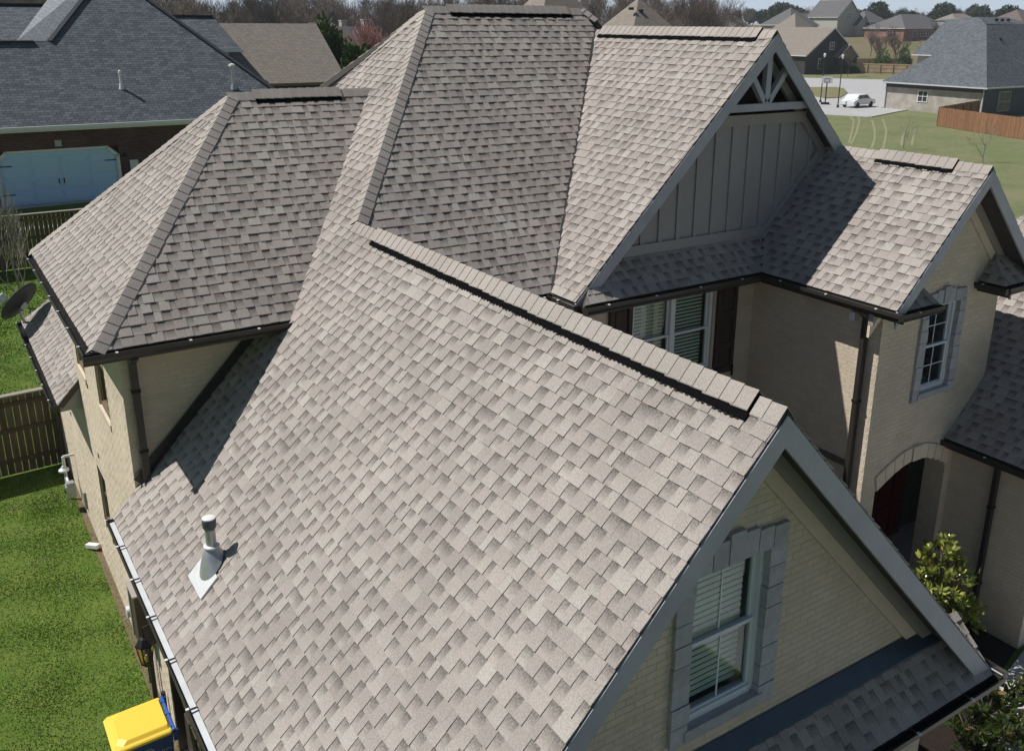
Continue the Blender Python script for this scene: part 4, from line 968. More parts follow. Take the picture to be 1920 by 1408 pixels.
# ------------------------------------------------------------------ fences
def board_fence(name, p0, p1, h, label, m, zf=T, bw=.14, posts=2.4, group=None, front=1, gap=.012, cap=True, pm=None):
    p0 = Vector((*p0, 0)); p1 = Vector((*p1, 0)); d = (p1 - p0); L = d.length; d.normalize(); n = Vector((-d.y, d.x, 0)) * front
    root = thing(name, (p0.x, p0.y, zf(p0.x, p0.y)), label, 'fence', group, world=True)
    s = 0
    bx = lambda s0, s1, n0, n1, z0, z1: (lambda a, c: [(a.x + n.x * n0, a.y + n.y * n0, z1), (c.x + n.x * n0, c.y + n.y * n0, z1), (c.x + n.x * n1, c.y + n.y * n1, z1), (a.x + n.x * n1, a.y + n.y * n1, z1)])(p0 + d * s0, p0 + d * s1)
    def add(nm, s0, s1, n0, n1, z0, z1, mm):
        mb = MB(); mb.slab(bx(s0, s1, n0, n1, 0, z1), bx(s0, s1, n0, n1, 0, z0)); return build(nm, mb, mm, root)
    while s < L:
        q = p0 + d * s; g = zf(q.x, q.y); w_ = bw * random.uniform(.94, 1.04)
        add('fence_board', s, min(L, s + w_ - gap), 0, .018, g + .03, g + h + random.uniform(-.012, .012), m); s += w_
    s = 0
    while s < L + .1:
        q = p0 + d * s; g = zf(q.x, q.y); add('fence_post', s - .045, s + .045, .06, .15, g - .2, g + h + .03, pm or m); s += posts
    s = 0
    while s < L:
        e = min(L, s + posts); q = p0 + d * (s + e) / 2; g = zf(q.x, q.y)
        for z in (.3, h * .55, h - .22): add('fence_rail', s, e, .02, .058, g + z, g + z + .085, pm or m)
        if cap: add('cap_board', s, e, -.04, .12, g + h + .014, g + h + .045, mat('weathered_cap_board', (.36, .33, .28), .85, stretch=(1, 6, 1), objvar=.1))
        s = e
    return root
board_fence('board_fence', (1.66, 21.2), (-3.4, 20.85), 1.80, 'weathered wooden board fence joining the side wall across the near lawn', M_FPOST, front=1)
board_fence('board_fence', (9.0, 34.4), (-2.0, 34.3), 1.78, 'dark wooden fence in front of the blue-grey roofed garage', M_FPOST, front=1)
CF0 = (84.0, 55.2)
board_fence('board_fence', (84.06, 55.2), (79.0, 40.0), 1.83, 'new red-brown cedar fence beside the grey-blue roofed house', M_CEDAR, cap=False, bw=.15, front=1)
board_fence('board_fence', (84.06, 55.3), (96.4, 58.6), 1.83, 'shaded cedar fence return running back to the house corner', M_CEDAR, cap=False, bw=.15, front=-1)
board_fence('board_fence', (157.5, 126), (164.5, 112.5), 1.9, 'pale new wooden fence on the far side of the street', M_PINE, cap=False, bw=.3, front=-1)
board_fence('board_fence', (166, 135.5), (180.0, 126), 1.9, 'tan wooden fence behind the bare tree across the street', M_PINE, cap=False, bw=.35, front=-1)
# ------------------------------------------------------------------ houses around
class Roof:
    def __init__(s): s.v = []; s.f = []; s.uv = []
    def poly(s, pts, th=.12):
        pts = [Vector(p) for p in pts]; N = Vector((0, 0, 0))
        for i in range(len(pts)): N += pts[i].cross(pts[(i + 1) % len(pts)])
        N.normalize()
        if N.z < 0: pts.reverse(); N = -N
        U = ZW.cross(N); U = U.normalized() if U.length > 1e-4 else Vector((1, 0, 0)); V = N.cross(U); n = len(s.v); k = len(pts)
        s.v += [tuple(p) for p in pts] + [tuple(p - ZW * th) for p in pts]
        s.f.append(tuple(range(n, n + k))); s.uv += [(p.dot(U), p.dot(V)) for p in pts]
        s.f.append(tuple(range(n + 2 * k - 1, n + k - 1, -1))); s.uv += [(0, 0)] * k
        for i in range(k): j = (i + 1) % k; s.f.append((n + i, n + k + i, n + k + j, n + j)); s.uv += [(0, 0)] * 4
def build_roof(r, m, parent, name='roof'):
    me = bpy.data.meshes.new(name); off = ORG.get(parent.name, (0, 0, 0)); me.from_pydata([(a - off[0], b - off[1], c - off[2]) for a, b, c in r.v], [], r.f)
    uv = me.uv_layers.new(name='roof'); uv.data.foreach_set('uv', np.array(r.uv, dtype=np.float32).ravel()); me.materials.append(m)
    o = bpy.data.objects.new(name, me); COL.objects.link(o); o.parent = parent; ORG[o.name] = off; return o
def hwindow(root, x0, x1, y, z0, z1, face=(0, -1), fm=None):
    """window on a wall; face: outward axis; x0..x1 runs along the wall"""
    fm = fm or M_WHITE2
    def bx(m_, a, b_, c, d_, n0, n1):
        if face[1]: ys = sorted((y + face[1] * n0, y + face[1] * n1)); m_.box(a, b_, ys[0], ys[1], c, d_)
        else: xs_ = sorted((y + face[0] * n0, y + face[0] * n1)); m_.box(xs_[0], xs_[1], a, b_, c, d_)
    t = .09; mb = MB(); bx(mb, x0, x0 + t, z0, z1, 0, .05); bx(mb, x1 - t, x1, z0, z1, 0, .05); bx(mb, x0 + t, x1 - t, z1 - t, z1, 0, .05); bx(mb, x0 + t, x1 - t, z0, z0 + t, 0, .06)
    xm, zm = (x0 + x1) / 2, (z0 + z1) / 2; bx(mb, xm - .03, xm + .03, z0 + t, z1 - t, 0, .04); bx(mb, x0 + t, xm - .03, zm - .03, zm + .03, 0, .04); bx(mb, xm + .03, x1 - t, zm - .03, zm + .03, 0, .04)
    w_ = build('window', mb, fm, root); mb = MB(); bx(mb, x0 + t, x1 - t, z0 + t, z1 - t, 0, .015); build('pane', mb, M_GLASS2, w_)
def make_house(label, loc, w_, d, he, s, rm, wm, kind='hip', ridge='x', wins=(), gables=(), chim=None, oh=.4, vents=0, group='houses around the main house', trim=None, name='neighbour_house', rz=0):
    r = thing(name, loc, label, 'house', group, rz=rz); tm = trim or M_WHITE2
    W2_, D2 = w_ / 2, d / 2; b = MB()
    if kind == 'hip': b.box(-W2_, W2_, -D2, D2, -1.5, he)
    elif ridge == 'x': 
        for x in (-W2_, W2_): pass
        hz = he + s * D2; b.slab([(W2_, -D2, he), (W2_, 0, hz), (W2_, D2, he), (W2_, D2, -1.5), (W2_, -D2, -1.5)], [(-W2_, -D2, he), (-W2_, 0, hz), (-W2_, D2, he), (-W2_, D2, -1.5), (-W2_, -D2, -1.5)])
    else:
        hz = he + s * W2_; b.slab([(W2_, D2, he), (0, D2, hz), (-W2_, D2, he), (-W2_, D2, -1.5), (W2_, D2, -1.5)], [(W2_, -D2, he), (0, -D2, hz), (-W2_, -D2, he), (-W2_, -D2, -1.5), (W2_, -D2, -1.5)])
    build('wall', b, wm, r); R = Roof(); a, c = W2_ + oh, D2 + oh; z0 = he - s * oh + .1
    if kind == 'hip':
        m = min(a, c); zt = z0 + s * m
        if a >= c: p, q = (-(a - c), 0, zt), (a - c, 0, zt); R.poly([(-a, -c, z0), (a, -c, z0), q, p]); R.poly([(a, c, z0), (-a, c, z0), p, q]); R.poly([(-a, c, z0), (-a, -c, z0), p]); R.poly([(a, -c, z0), (a, c, z0), q])
        else: p, q = (0, -(c - a), zt), (0, c - a, zt); R.poly([(-a, c, z0), (-a, -c, z0), p, q]); R.poly([(a, -c, z0), (a, c, z0), q, p]); R.poly([(-a, -c, z0), (a, -c, z0), p]); R.poly([(a, c, z0), (-a, c, z0), q])
    elif ridge == 'x': zt = z0 + s * c; R.poly([(-a, -c, z0), (a, -c, z0), (a, 0, zt), (-a, 0, zt)]); R.poly([(a, c, z0), (-a, c, z0), (-a, 0, zt), (a, 0, zt)])
    else: zt = z0 + s * a; R.poly([(-a, c, z0), (-a, -c, z0), (0, -c, zt), (0, c, zt)]); R.poly([(a, -c, z0), (a, c, z0), (0, c, zt), (0, -c, zt)])
    for (gx, gw, gp, ghe, gs) in gables:       # cross gables on the front (-y)
        y0 = -D2 - gp; zt_ = ghe + gs * gw / 2; b = MB()
        b.slab([(gx + gw / 2, y0, -1.5), (gx + gw / 2, y0, ghe), (gx, y0, zt_), (gx - gw / 2, y0, ghe), (gx - gw / 2, y0, -1.5)], [(gx + gw / 2, 0, -1.5), (gx + gw / 2, 0, ghe), (gx, 0, zt_), (gx - gw / 2, 0, ghe), (gx - gw / 2, 0, -1.5)])
        build('gable_wall', b, wm, r); g = gw / 2 + .3; za = ghe - gs * .3 + .1; zb = za + gs * g; back = min(0, -D2 + max(0, (zb - z0)) / max(s, .1))
        R.poly([(gx - g, back, za), (gx - g, y0 - .35, za), (gx, y0 - .35, zb), (gx, back, zb)]); R.poly([(gx + g, y0 - .35, za), (gx + g, back, za), (gx, back, zb), (gx, y0 - .35, zb)])
        for sg in (-1, 1):
            b = MB(); b.slab([(gx, y0 - .37, zb - .02), (gx + sg * g, y0 - .37, za - .02), (gx + sg * g, y0 - .37, za - .24), (gx, y0 - .37, zb - .24)], [(gx, y0 - .345, zb - .02), (gx + sg * g, y0 - .345, za - .02), (gx + sg * g, y0 - .345, za - .24), (gx, y0 - .345, zb - .24)]); build('barge_board', b, tm, r)
    build_roof(R, rm, r)
    if kind == 'gable':
        ends = [(-a, a)] 
        for e in ((-1, 1) if ridge == 'x' else (-1,)):
            for sg in (-1, 1):
                b = MB()
                if ridge == 'x': X = e * (a + .01); P_ = [(X, 0, zt - .02), (X, sg * c, z0 - .02), (X, sg * c, z0 - .26), (X, 0, zt - .26)]; b.slab(P_, [(x - e * .03, y, z) for x, y, z in P_])
                else: Y = e * (c + .01); P_ = [(0, Y, zt - .02), (sg * a, Y, z0 - .02), (sg * a, Y, z0 - .26), (0, Y, zt - .26)]; b.slab(P_, [(x, y - e * .03, z) for x, y, z in P_])
                build('barge_board', b, tm, r)
    b = MB()
    if kind == 'hip' or ridge == 'x': b.box(-a - .1, a + .1, -c - .12, -c, z0 - .14, z0 + .01); 
    if kind == 'hip' or ridge == 'y': b.box(-a - .12, -a, -c, c + .1, z0 - .14, z0 + .01)
    build('gutter', b, tm, r)
    for (side, u0, u1, zz0, zz1) in wins:
        if side == 'f': hwindow(r, u0, u1, -D2, zz0, zz1, (0, -1))
        elif side == 'l': hwindow(r, u0, u1, -W2_, zz0, zz1, (-1, 0))
        elif side.startswith('g'): hwindow(r, u0, u1, -D2 - gables[int(side[1])][2], zz0, zz1, (0, -1))
    if chim: b = MB(); b.box(chim[0] - .45, chim[0] + .45, chim[1] - .6, chim[1] + .6, he, zt + .9); ch_ = build('chimney', b, wm, r); b = MB(); b.box(chim[0] - .52, chim[0] + .52, chim[1] - .67, chim[1] + .67, zt + .9, zt + 1.05); build('chimney_cap', b, M_CONC, ch_)
    for i in range(vents):
        b = MB(); y = -.9 - .15 * i; x = -1.5 + i * .9; z = zt + y * s * .98; b.box(x - .16, x + .16, y - .16, y + .14, z - .05, z + .16); build('roof_vent', b, M_BLACK, r)
    return r
# -- left neighbour (explicit roof)
ln_ = thing('neighbour_house', (5, 46, 2), 'blue-grey roofed house with a white garage door tinted the blue of shade in a dark brick wall, upper left', 'house', 'houses around the main house', world=True)
b = MB(); GY = 43.3; DX0, DX1, DZ = 2.72, 7.22, 4.17
b.box(-8, DX0 - .12, GY, 44, 1.5, 5.3); b.box(DX1 + .12, 14.0, GY, 44, 1.5, 5.3); b.box(DX0 - .12, DX1 + .12, GY, 44, DZ + .08, 5.3); b.box(-8, 14, 43.6, 44, 1.5, 5.3); build('wall', b, M_DBRICK, ln_)
# brick courses of the dark wall: relief in the wall material
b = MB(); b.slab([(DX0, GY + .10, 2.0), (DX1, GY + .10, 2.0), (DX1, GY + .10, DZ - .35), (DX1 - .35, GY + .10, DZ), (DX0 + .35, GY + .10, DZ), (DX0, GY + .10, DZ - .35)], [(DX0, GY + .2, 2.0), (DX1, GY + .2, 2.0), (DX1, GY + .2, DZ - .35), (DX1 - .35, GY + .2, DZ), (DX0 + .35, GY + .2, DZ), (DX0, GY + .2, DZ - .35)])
gd = build('garage_door', b, mat('shade_blue_on_white_door', (.52, .74, .95), .5, var=.03), ln_)  # white door; the blue cast of its shade is put into the colour
for k in range(4):
    for i in range(4):
        x0 = DX0 + .1 + i * 1.1; z0 = 2.06 + k * .52; b = MB(); b.box(x0 + .04, x0 + 1.0, GY + .06, GY + .10, z0 + .04, z0 + (.44 if k < 3 else .34)); build('door_panel', b, MATS['shade_blue_on_white_door'], gd)
for (x, z, w_) in ((DX0 + .02, 3.62, .45), (DX0 + .02, 2.45, .45), (DX1 - .47, 3.62, .45), (DX1 - .47, 2.45, .45)):
    b = MB(); b.box(x, x + w_, GY + .05, GY + .075, z, z + .04); build('strap_hinge', b, M_BLACK, gd)
for x in (4.87, 5.07): b = MB(); b.box(x - .02, x + .02, GY + .04, GY + .075, 2.8, 3.02); build('door_handle', b, M_BLACK, gd)
b = MB(); b.box(DX0 - .12, DX0, GY - .02, GY + .1, 2, DZ - .3); b.box(DX1, DX1 + .12, GY - .02, GY + .1, 2, DZ - .3); b.box(DX0 + .3, DX1 - .3, GY - .02, GY + .1, DZ, DZ + .08)
for sg, X in ((1, DX0), (-1, DX1)):
    b.slab([(X, GY - .02, DZ - .38), (X + sg * .38, GY - .02, DZ + .0), (X + sg * .3, GY - .02, DZ + .08), (X - sg * .12, GY - .02, DZ - .30)], [(X, GY + .1, DZ - .38), (X + sg * .38, GY + .1, DZ + .0), (X + sg * .3, GY + .1, DZ + .08), (X - sg * .12, GY + .1, DZ - .30)])
build('door_surround', b, M_WHITE2, ln_)
b = MB(); b.box(4.9, 5.15, GY - .03, GY, 4.35, 4.6); build('wall_plaque', b, M_CONC, ln_)
b = MB(); b.box(7.72, 8.05, GY - .12, GY, 2.7, 3.6); build('utility_box', b, M_GALV2, ln_)
b = MB(); b.box(7.48, 7.6, GY - .14, GY, 3.75, 3.9); build('door_lamp', b, M_BLACK, ln_)
R = Roof(); y0, z0, s_ = 42.6, 5.27, .85; zf = lambda y: z0 + (y - y0) * s_
R.poly([(-9, y0, z0), (15.6, y0, z0), (15.6 - 9.4, y0 + 9.4, zf(y0 + 9.4)), (8.5, 49.5, zf(49.5)), (5.62, 46.35, zf(46.35)), (-9, 46.35, zf(46.35))]) if False else None
R.poly([(-9, y0, z0), (5.62, y0, z0), (5.62, 46.35, zf(46.35)), (-9, 46.35, zf(46.35))]); R.poly([(5.62, y0, z0), (15.6, y0, z0), (8.9, 50.1, zf(50.1)), (5.62, 46.35, zf(46.35))])
R.poly([(5.62, 46.35, zf(46.35)), (8.9, 50.1, zf(50.1)), (8.9, 52, zf(50.1)), (4.6, 46.4, zf(46.35))])
build_roof(R, M_RBLUE, ln_)
R = Roof(); R.poly([(15.6, y0, z0), (15.6, 57, z0), (8.9, 57, zf(50.1)), (8.9, 50.1, zf(50.1))])
R.poly([(-9, 46.35, zf(46.35) - .01), (5.0, 46.35, zf(46.35) - .01), (5.0, 52.5, 5.5), (-9, 52.5, 5.5)])
R.poly([(-9, 49.0, 8.0), (6.9, 49.0, 8.0), (6.9, 53.0, 10.05), (-9, 53.0, 10.05)])
R.poly([(11.6, 54.0, 7.86), (16.2, 54.0, 7.86), (15.5, 56.6, 9.62), (11.6, 56.6, 9.62)]); R.poly([(11.6, 56.6, 9.62), (15.5, 56.6, 9.62), (16.2, 60, 7.0), (11.6, 60, 7)])
build_roof(R, M_RBLUE, ln_)
M_RBLUE_LIT = course_mat('sunlit_slate_shingle', (.30, .32, .34), (.25, .27, .29), (.16, .17, .18))  # same blue-grey roof; sunlight on its left slope put into a paler copy
R = Roof(); R.poly([(4.35, 46.38, zf(46.35) + .03), (5.62, 46.38, zf(46.35) + .03), (8.9, 50.15, zf(50.15) + .03), (8.1, 52.6, zf(50.1) + .5)]); build_roof(R, M_RBLUE_LIT, ln_)
b = MB(); b.beam((-9, 46.35, zf(46.35) + .03), (5.0, 46.35, zf(46.35) + .03), .3, .06); b.beam((-9, 53.0, 10.08), (6.9, 53, 10.08), .3, .06); b.beam((11.6, 56.6, 9.64), (15.5, 56.6, 9.64), .3, .06); b.beam((15.6, 42.6, 5.3), (8.9, 50.1, zf(50.1) + .03), .28, .05); b.beam((5.6, 46.35, zf(46.35) + .03), (8.9, 50.1, zf(50.1) + .03), .28, .05)
build('ridge_capping', b, M_RBLUE, ln_)
b = MB(); b.box(-9, 15.6, 42.47, 42.59, 5.12, 5.27); build('gutter', b, M_GALV2, ln_)
b = MB(); b.box(-9, 15.4, 42.6, 43.3, 5.05, 5.1); build('eave_soffit', b, M_WHITE2, ln_)
b = MB(); b.box(11.7, 16.3, 53.9, 54.02, 7.72, 7.84); build('gutter', b, M_WHITE2, ln_)
b = MB(); b.box(11.8, 15.6, 54.5, 56, 4, 7.7); build('gable_wall', b, M_WHITE2, ln_)
b = MB(); b.box(15.0, 15.08, 54.46, 54.5, 7.0, 7.6); build('window_bar', b, M_GLASS2, ln_)
for (x, y, hh, r0, lbl) in ((7.91, 44.13, .62, .055, 'slim white vent pipe alone on the blue-grey roof slope'), (12.70, 43.97, .95, .075, 'tall capped grey vent pipe near the right hip of the blue-grey roof')):
    z = zf(y); v_ = thing('roof_vent_pipe', (x, y, z), lbl, 'vent pipe', world=True)
    b = MB(); b.tube((x, y, z - .05), (x, y, z + hh), r0, n=12); build('pipe', b, M_WHITE2 if hh < .8 else M_GALV, v_)
    b = MB(); b.lathe((x, y, z + hh - .02), [(r0 * 1.25, 0), (r0 * (1.35 if hh < .8 else 2.1), .04), (r0 * (1.2 if hh < .8 else 1.9), .12), (.02, .16)], 12); build('cap', b, M_WHITE2, v_)
    b = MB(); b.lathe((x, y, z - .06), [(r0 * 2.2, 0), (r0 * 1.9, .06), (r0 * 1.1, .26)], 12); build('flashing', b, M_WHITE2 if hh < .8 else M_GALV, v_)
sheet('garage_apron', [(-8, 38.5), (14, 38.5), (14, 43.25), (-8, 43.25)], .03, M_CONC)

# -- right neighbour (explicit roof)
rn = thing('neighbour_house', (103, 64, 0), 'pale brick house with a steep grey-blue roof behind the cedar fence, right edge', 'house', 'houses around the main house', world=True)
A_, B_ = (96.6, 71.4, 3.1), (96.5, 58.2, 3.1)
b = MB(); b.box(97.0, 112, 58.6, 71.0, -.5, 3.0); build('wall', b, M_TBRICK, rn)
R = Roof()
R.poly([A_, B_, (104.75, 64.37, 9.62), (105.2, 69.9, 9.9), (100.2, 67.85, 5.93)]); R.poly([B_, (118, 58.0, 3.1), (114, 64.4, 9.62), (104.75, 64.37, 9.62)])
R.poly([(104.6, 64.3, 9.6), (114, 64.4, 9.6), (112.5, 66.5, 10.35), (105.6, 66, 10.35)]); R.poly([(104.75, 64.37, 9.62), (105.6, 66, 10.35), (105.3, 72, 9.95), (105.2, 69.9, 9.9)])
R.poly([(105.6, 74.0, 5.99), (105.6, 69.2, 5.99), (110.6, 69.2, 9.99), (110.6, 73.4, 9.99)])
R.poly([(111, 58.05, 3.15), (118, 58.0, 3.15), (118, 62.4, 7.4), (114.5, 60.2, 5.3)])
build_roof(R, M_RBLUE, rn)
b = MB(); b.box(106.1, 110.6, 69.2, 73.6, 0, 5.9); build('wall', b, M_TBRICK, rn)
M_GALVB = mat('pale_gutter_paint', (.66, .68, .70), .5)
b = MB(); b.beam((96.45, 71.6, 3.02), (96.4, 58.1, 3.02), .14, .14); b.beam((96.3, 58.08, 3.02), (118, 57.95, 3.02), .14, .14); build('gutter', b, M_GALVB, rn)
b = MB(); b.box(105.45, 105.6, 69.2, 74.1, 5.84, 5.97); build('gutter', b, M_GALVB, rn)
b = MB(); b.beam((110.9, 57.9, 3.2), (105.3, 60.9, 5.85), .22, .14); build('gable_gutter', b, M_GALVB, rn)
b = MB(); b.box(97.0 - .02, 97.0, 58.6, 71.0, 2.5, 3.0); b.box(96.6, 97, 58.4, 71.2, 2.9, 2.95); build('frieze_board', b, M_BRONZE, rn)
for y in (70.9, 58.7): b = MB(); b.tube((96.9, y, 2.95), (96.9, y, .15), .06, n=6); b.tube((96.9, y, .15), (96.4, y + .3, .02), .06, n=6); build('downspout', b, M_GALVB, rn)
hwindow(rn, 65.35, 66.65, 97.0, 1.05, 2.35, (-1, 0))
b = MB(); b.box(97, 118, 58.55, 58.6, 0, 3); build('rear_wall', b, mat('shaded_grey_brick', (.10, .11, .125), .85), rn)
hwindow(rn, 99.6, 101.9, 58.55, .45, 2.6, (0, -1), fm=M_TRIM)
for i in range(3): b = MB(); b.lathe((107.5 + i * 1.2, 64.9, 10.0), [(.2, -.1), (.2, .15), (.05, .2)], 8); build('roof_vent', b, M_BLACK, rn)
b = MB(); b.lathe((105.3, 62.8, 7.9), [(.2, -.2), (.2, .15), (.05, .2)], 8); build('roof_vent', b, M_BLACK, rn)
ac = thing('air_conditioner', (92.6, 61.2, 0), 'dark grey air conditioner unit beside the corner of the cedar fence', 'air conditioner', world=True)
b = MB(); b.box(-.5, .5, -.5, .5, .1, 1.0); c_ = build('cabinet', b, mat('dark_grey_cabinet', (.06, .065, .07), .6), ac)
for k in range(7): b = MB(); b.box(-.525, -.5, -.47, .47, .18 + k * .11, .23 + k * .11); b.box(-.47, .47, -.525, -.5, .18 + k * .11, .23 + k * .11); build('louvre', b, M_BRONZE, c_)
b = MB(); b.lathe((0, 0, 1.0), [(.38, 0), (.38, .04), (.1, .06)], 14); build('fan_grille', b, M_BLACK, ac)
b = MB(); b.box(-.6, .6, -.6, .6, -.1, .1); build('pad', b, M_CONC, ac)

# -- other houses
make_house('tan roofed house just beyond the blue-grey roof, its bare slope facing the viewer', (15.5, 57.6, T(16, 57)), 12.3, 8.4, 6.2 - T(16, 57), .70, M_RTAN, M_DBRICK, kind='gable', ridge='x', trim=M_SOFFIT)
make_house('hazy house with a broad pinkish-brown hip roof and a row of dark roof vents', (47.3, 121.9, 0), 17, 14, 3.6, .8, M_RBRN, M_TBRICK, vents=5)
make_house('small steep tan house with thin white gable trim left of the pinkish roof', (37.5, 118, 0), 8, 8, 4.6, .95, M_RTAN, M_TBRICK, kind='gable', ridge='y', gables=((-3.2, 3.6, 1.5, 4.2, 1.0),))
make_house('low brown roofed house peeking over the ridge at the top left corner', (9.4, 99, 2), 16, 12, 3.4, .75, M_RBRN, M_RBRICK)
make_house('brown roofed house between the blue-grey hip and the bare trees', (28, 98, .6), 15, 10, 4.2, .7, M_RBRN, M_TBRICK)
make_house('grey house with a pale chimney behind the pink budding tree', (66, 153, .1), 15, 12, 3.6, .8, M_RGRY, M_TBRICK, chim=(-4.0, -3.0))
make_house('large tan hip roof rising behind the right end of the main ridge', (57.6, 83.2, 0), 13.5, 12.5, 5.6, 1.25, M_RTAN, M_TBRICK)
make_house('tan pyramid roof with two small roof vents just behind the gable ridge', (53.2, 64.2, 0), 12.5, 12.5, 4.6, 1.08, M_RTAN, M_TBRICK, vents=2)
make_house('wide tan hip roofed house behind the peak of the truss gable', (146, 147, .7), 20, 17, 3.8, .78, M_RTAN, M_TBRICK, gables=((6.0, 6, 2, 3.4, .8),))
make_house('dark brick house with a tall gable across the street', (153.6, 132.3, .3), 14.5, 13, 3.6, .68, M_RTAN, mat('charcoal_brick', (.06, .055, .06), .9), kind='gable', ridge='y', wins=(('f', -3.6, -2.2, .8, 2.9), ('f', 2.6, 4.0, .8, 2.9), ('f', -.7, .7, 4.4, 5.9)), gables=((3.6, 5.6, 1.2, 3.2, .8),))
make_house('red brick ranch house with a wide grey roof and a band of white windows', (262, 186, 5.5), 24, 14, 3.2, .55, M_RGRY, M_RBRICK, wins=(('f', -8, -5.6, .8, 2.4), ('f', -4.2, -1.6, .8, 2.4), ('f', -1.4, 1.2, .8, 2.4), ('f', 4, 5.6, .8, 2.4), ('l', -3, -1.2, .8, 2.4)))
make_house('tan roofed house with two white trimmed gables near the dark parked car', (277, 180, 5.6), 20, 14, 3.4, .55, M_RTAN, M_RGRY if False else mat('grey_siding', (.22, .21, .22), .8), gables=((-7, 7, 3, 3.4, .7), (2, 4.5, 2, 3.0, .8)), wins=(('g1', 1.2, 2.8, .8, 2.6),))
make_house('brown hip roofed house on the horizon above the grey-blue roof', (262, 151, 4.6), 24, 18, 3.6, .6, M_RBRN, M_TBRICK, vents=0)
make_house('grey roofed house on the far right horizon', (285, 146, 5.5), 18, 14, 3.6, .6, M_RBLUE, M_TBRICK)
make_house('two-storey cream gabled house with a red brick wing on the skyline', (256, 210, 6), 11, 12, 6.0, .9, M_RGRY, mat('cream_siding', (.5, .5, .44), .8), kind='gable', ridge='y', gables=((5.5, 6, 1.5, 3.6, .9),), wins=(('f', -1.4, .8, 5.2, 7.2), ('g0', 4.6, 6.4, 1.5, 3.0)))
make_house('light blue sided house near the horizon left of the cream gable', (252, 218, 6), 8, 8, 4.8, .5, M_RGRY, mat('sky_blue_siding', (.22, .36, .52), .7), kind='gable', ridge='x')
make_house('grey hip roofed house behind the tan roofs near the horizon', (232, 207, 5), 12, 12, 4.5, .8, M_RGRY, M_TBRICK)
make_house('tan house with a pointed turret roof left of the dark brick gable', (190, 168, 2.2), 9, 9, 5.4, 1.0, M_RTAN, M_TBRICK, gables=((3, 5, 1, 3.2, .7),))
make_house('distant tan house half hidden in bare trees at the tree line', (210, 226, 5), 16, 12, 3.6, .6, M_RTAN, M_TBRICK)
make_house('distant brown house behind bare trees left of the wide tan hip roof', (116, 124, .1), 14, 11, 3.4, .6, M_RTAN, M_TBRICK)

make_house('grey-brown gabled house between the wide tan hip roof and the bare trees', (150, 165, .8), 13, 10, 3.6, .75, M_RBRN, M_TBRICK, kind='gable', ridge='y', gables=((4, 5, 1, 3.2, .8),))
make_house('low tan hip roof just right of the pyramid roof with vents', (70, 74, 0), 14, 8, 3.2, .8, M_RTAN, M_TBRICK)
make_house('small grey house seen over the left end of the tan roof', (30, 128, .3), 9, 9, 4.4, .8, M_RGRY, M_TBRICK, kind='gable', ridge='y')
make_house('pale house with a tall chimney among bare trees left of the main hip', (58, 140, 0), 12, 9, 5.0, .8, M_RGRY, M_TBRICK, chim=(3.5, 0))
make_house('grey shingled house on the horizon right of the cream gable', (268, 207, 6.4), 11, 9, 4.2, .7, M_RGRY, M_TBRICK)
# ------------------------------------------------------------------ street things
hp = thing('basketball_hoop', (94.9, 77.9, 0), 'portable basketball hoop with a white backboard at the street edge', 'basketball hoop', rz=-.9)
b = MB(); b.tube((0, 0, 0), (0, 0, 2.6), .07, n=8); b.tube((0, 0, 2.5), (0, -.6, 2.9), .05, n=6); build('pole', b, M_BLACK, hp)
b = MB(); b.box(-.65, .65, -.66, -.62, 2.6, 3.4); bb_ = build('backboard', b, M_WHITE2, hp)
b = MB()
for (x0, x1, z0, z1) in ((-.3, .3, 2.72, 2.76), (-.3, .3, 3.14, 3.18), (-.3, -.26, 2.76, 3.14), (.26, .3, 2.76, 3.14)): b.box(x0, x1, -.675, -.66, z0, z1)
build('target_square', b, M_BLACK, bb_)
b = MB()
for i in range(12): a0, a1 = math.pi / 6 * i, math.pi / 6 * (i + 1); b.tube((.23 * math.cos(a0), -.95 + .23 * math.sin(a0), 2.72), (.23 * math.cos(a1), -.95 + .23 * math.sin(a1), 2.72), .012, n=5)
build('rim', b, M_RED, bb_)
b = MB(); b.box(-.5, .5, -.3, .8, 0, .25); build('base', b, M_BLACK, hp)
def lamp(x, y, h, lbl):
    t = thing('light_pole', (x, y, T(x, y)), lbl, 'light pole'); b = MB(); b.tube((0, 0, 0), (0, 0, h), .07, .045, 8); build('pole', b, M_BRONZE, t)
    b = MB(); b.lathe((0, 0, 0), [(.16, 0), (.14, .3), (.08, .4)], 8); build('base', b, M_BRONZE, t)
    b = MB(); b.lathe((0, 0, h), [(.05, -.1), (.12, 0), (.16, .3), (.05, .42)], 8); build('lamp_head', b, M_WHITE2, t)
lamp(92.6, 74.1, 5.7, 'slim dark light pole in front of the parked white car'); lamp(96.9, 80.3, 5.6, 'slim dark light pole behind the basketball hoop')
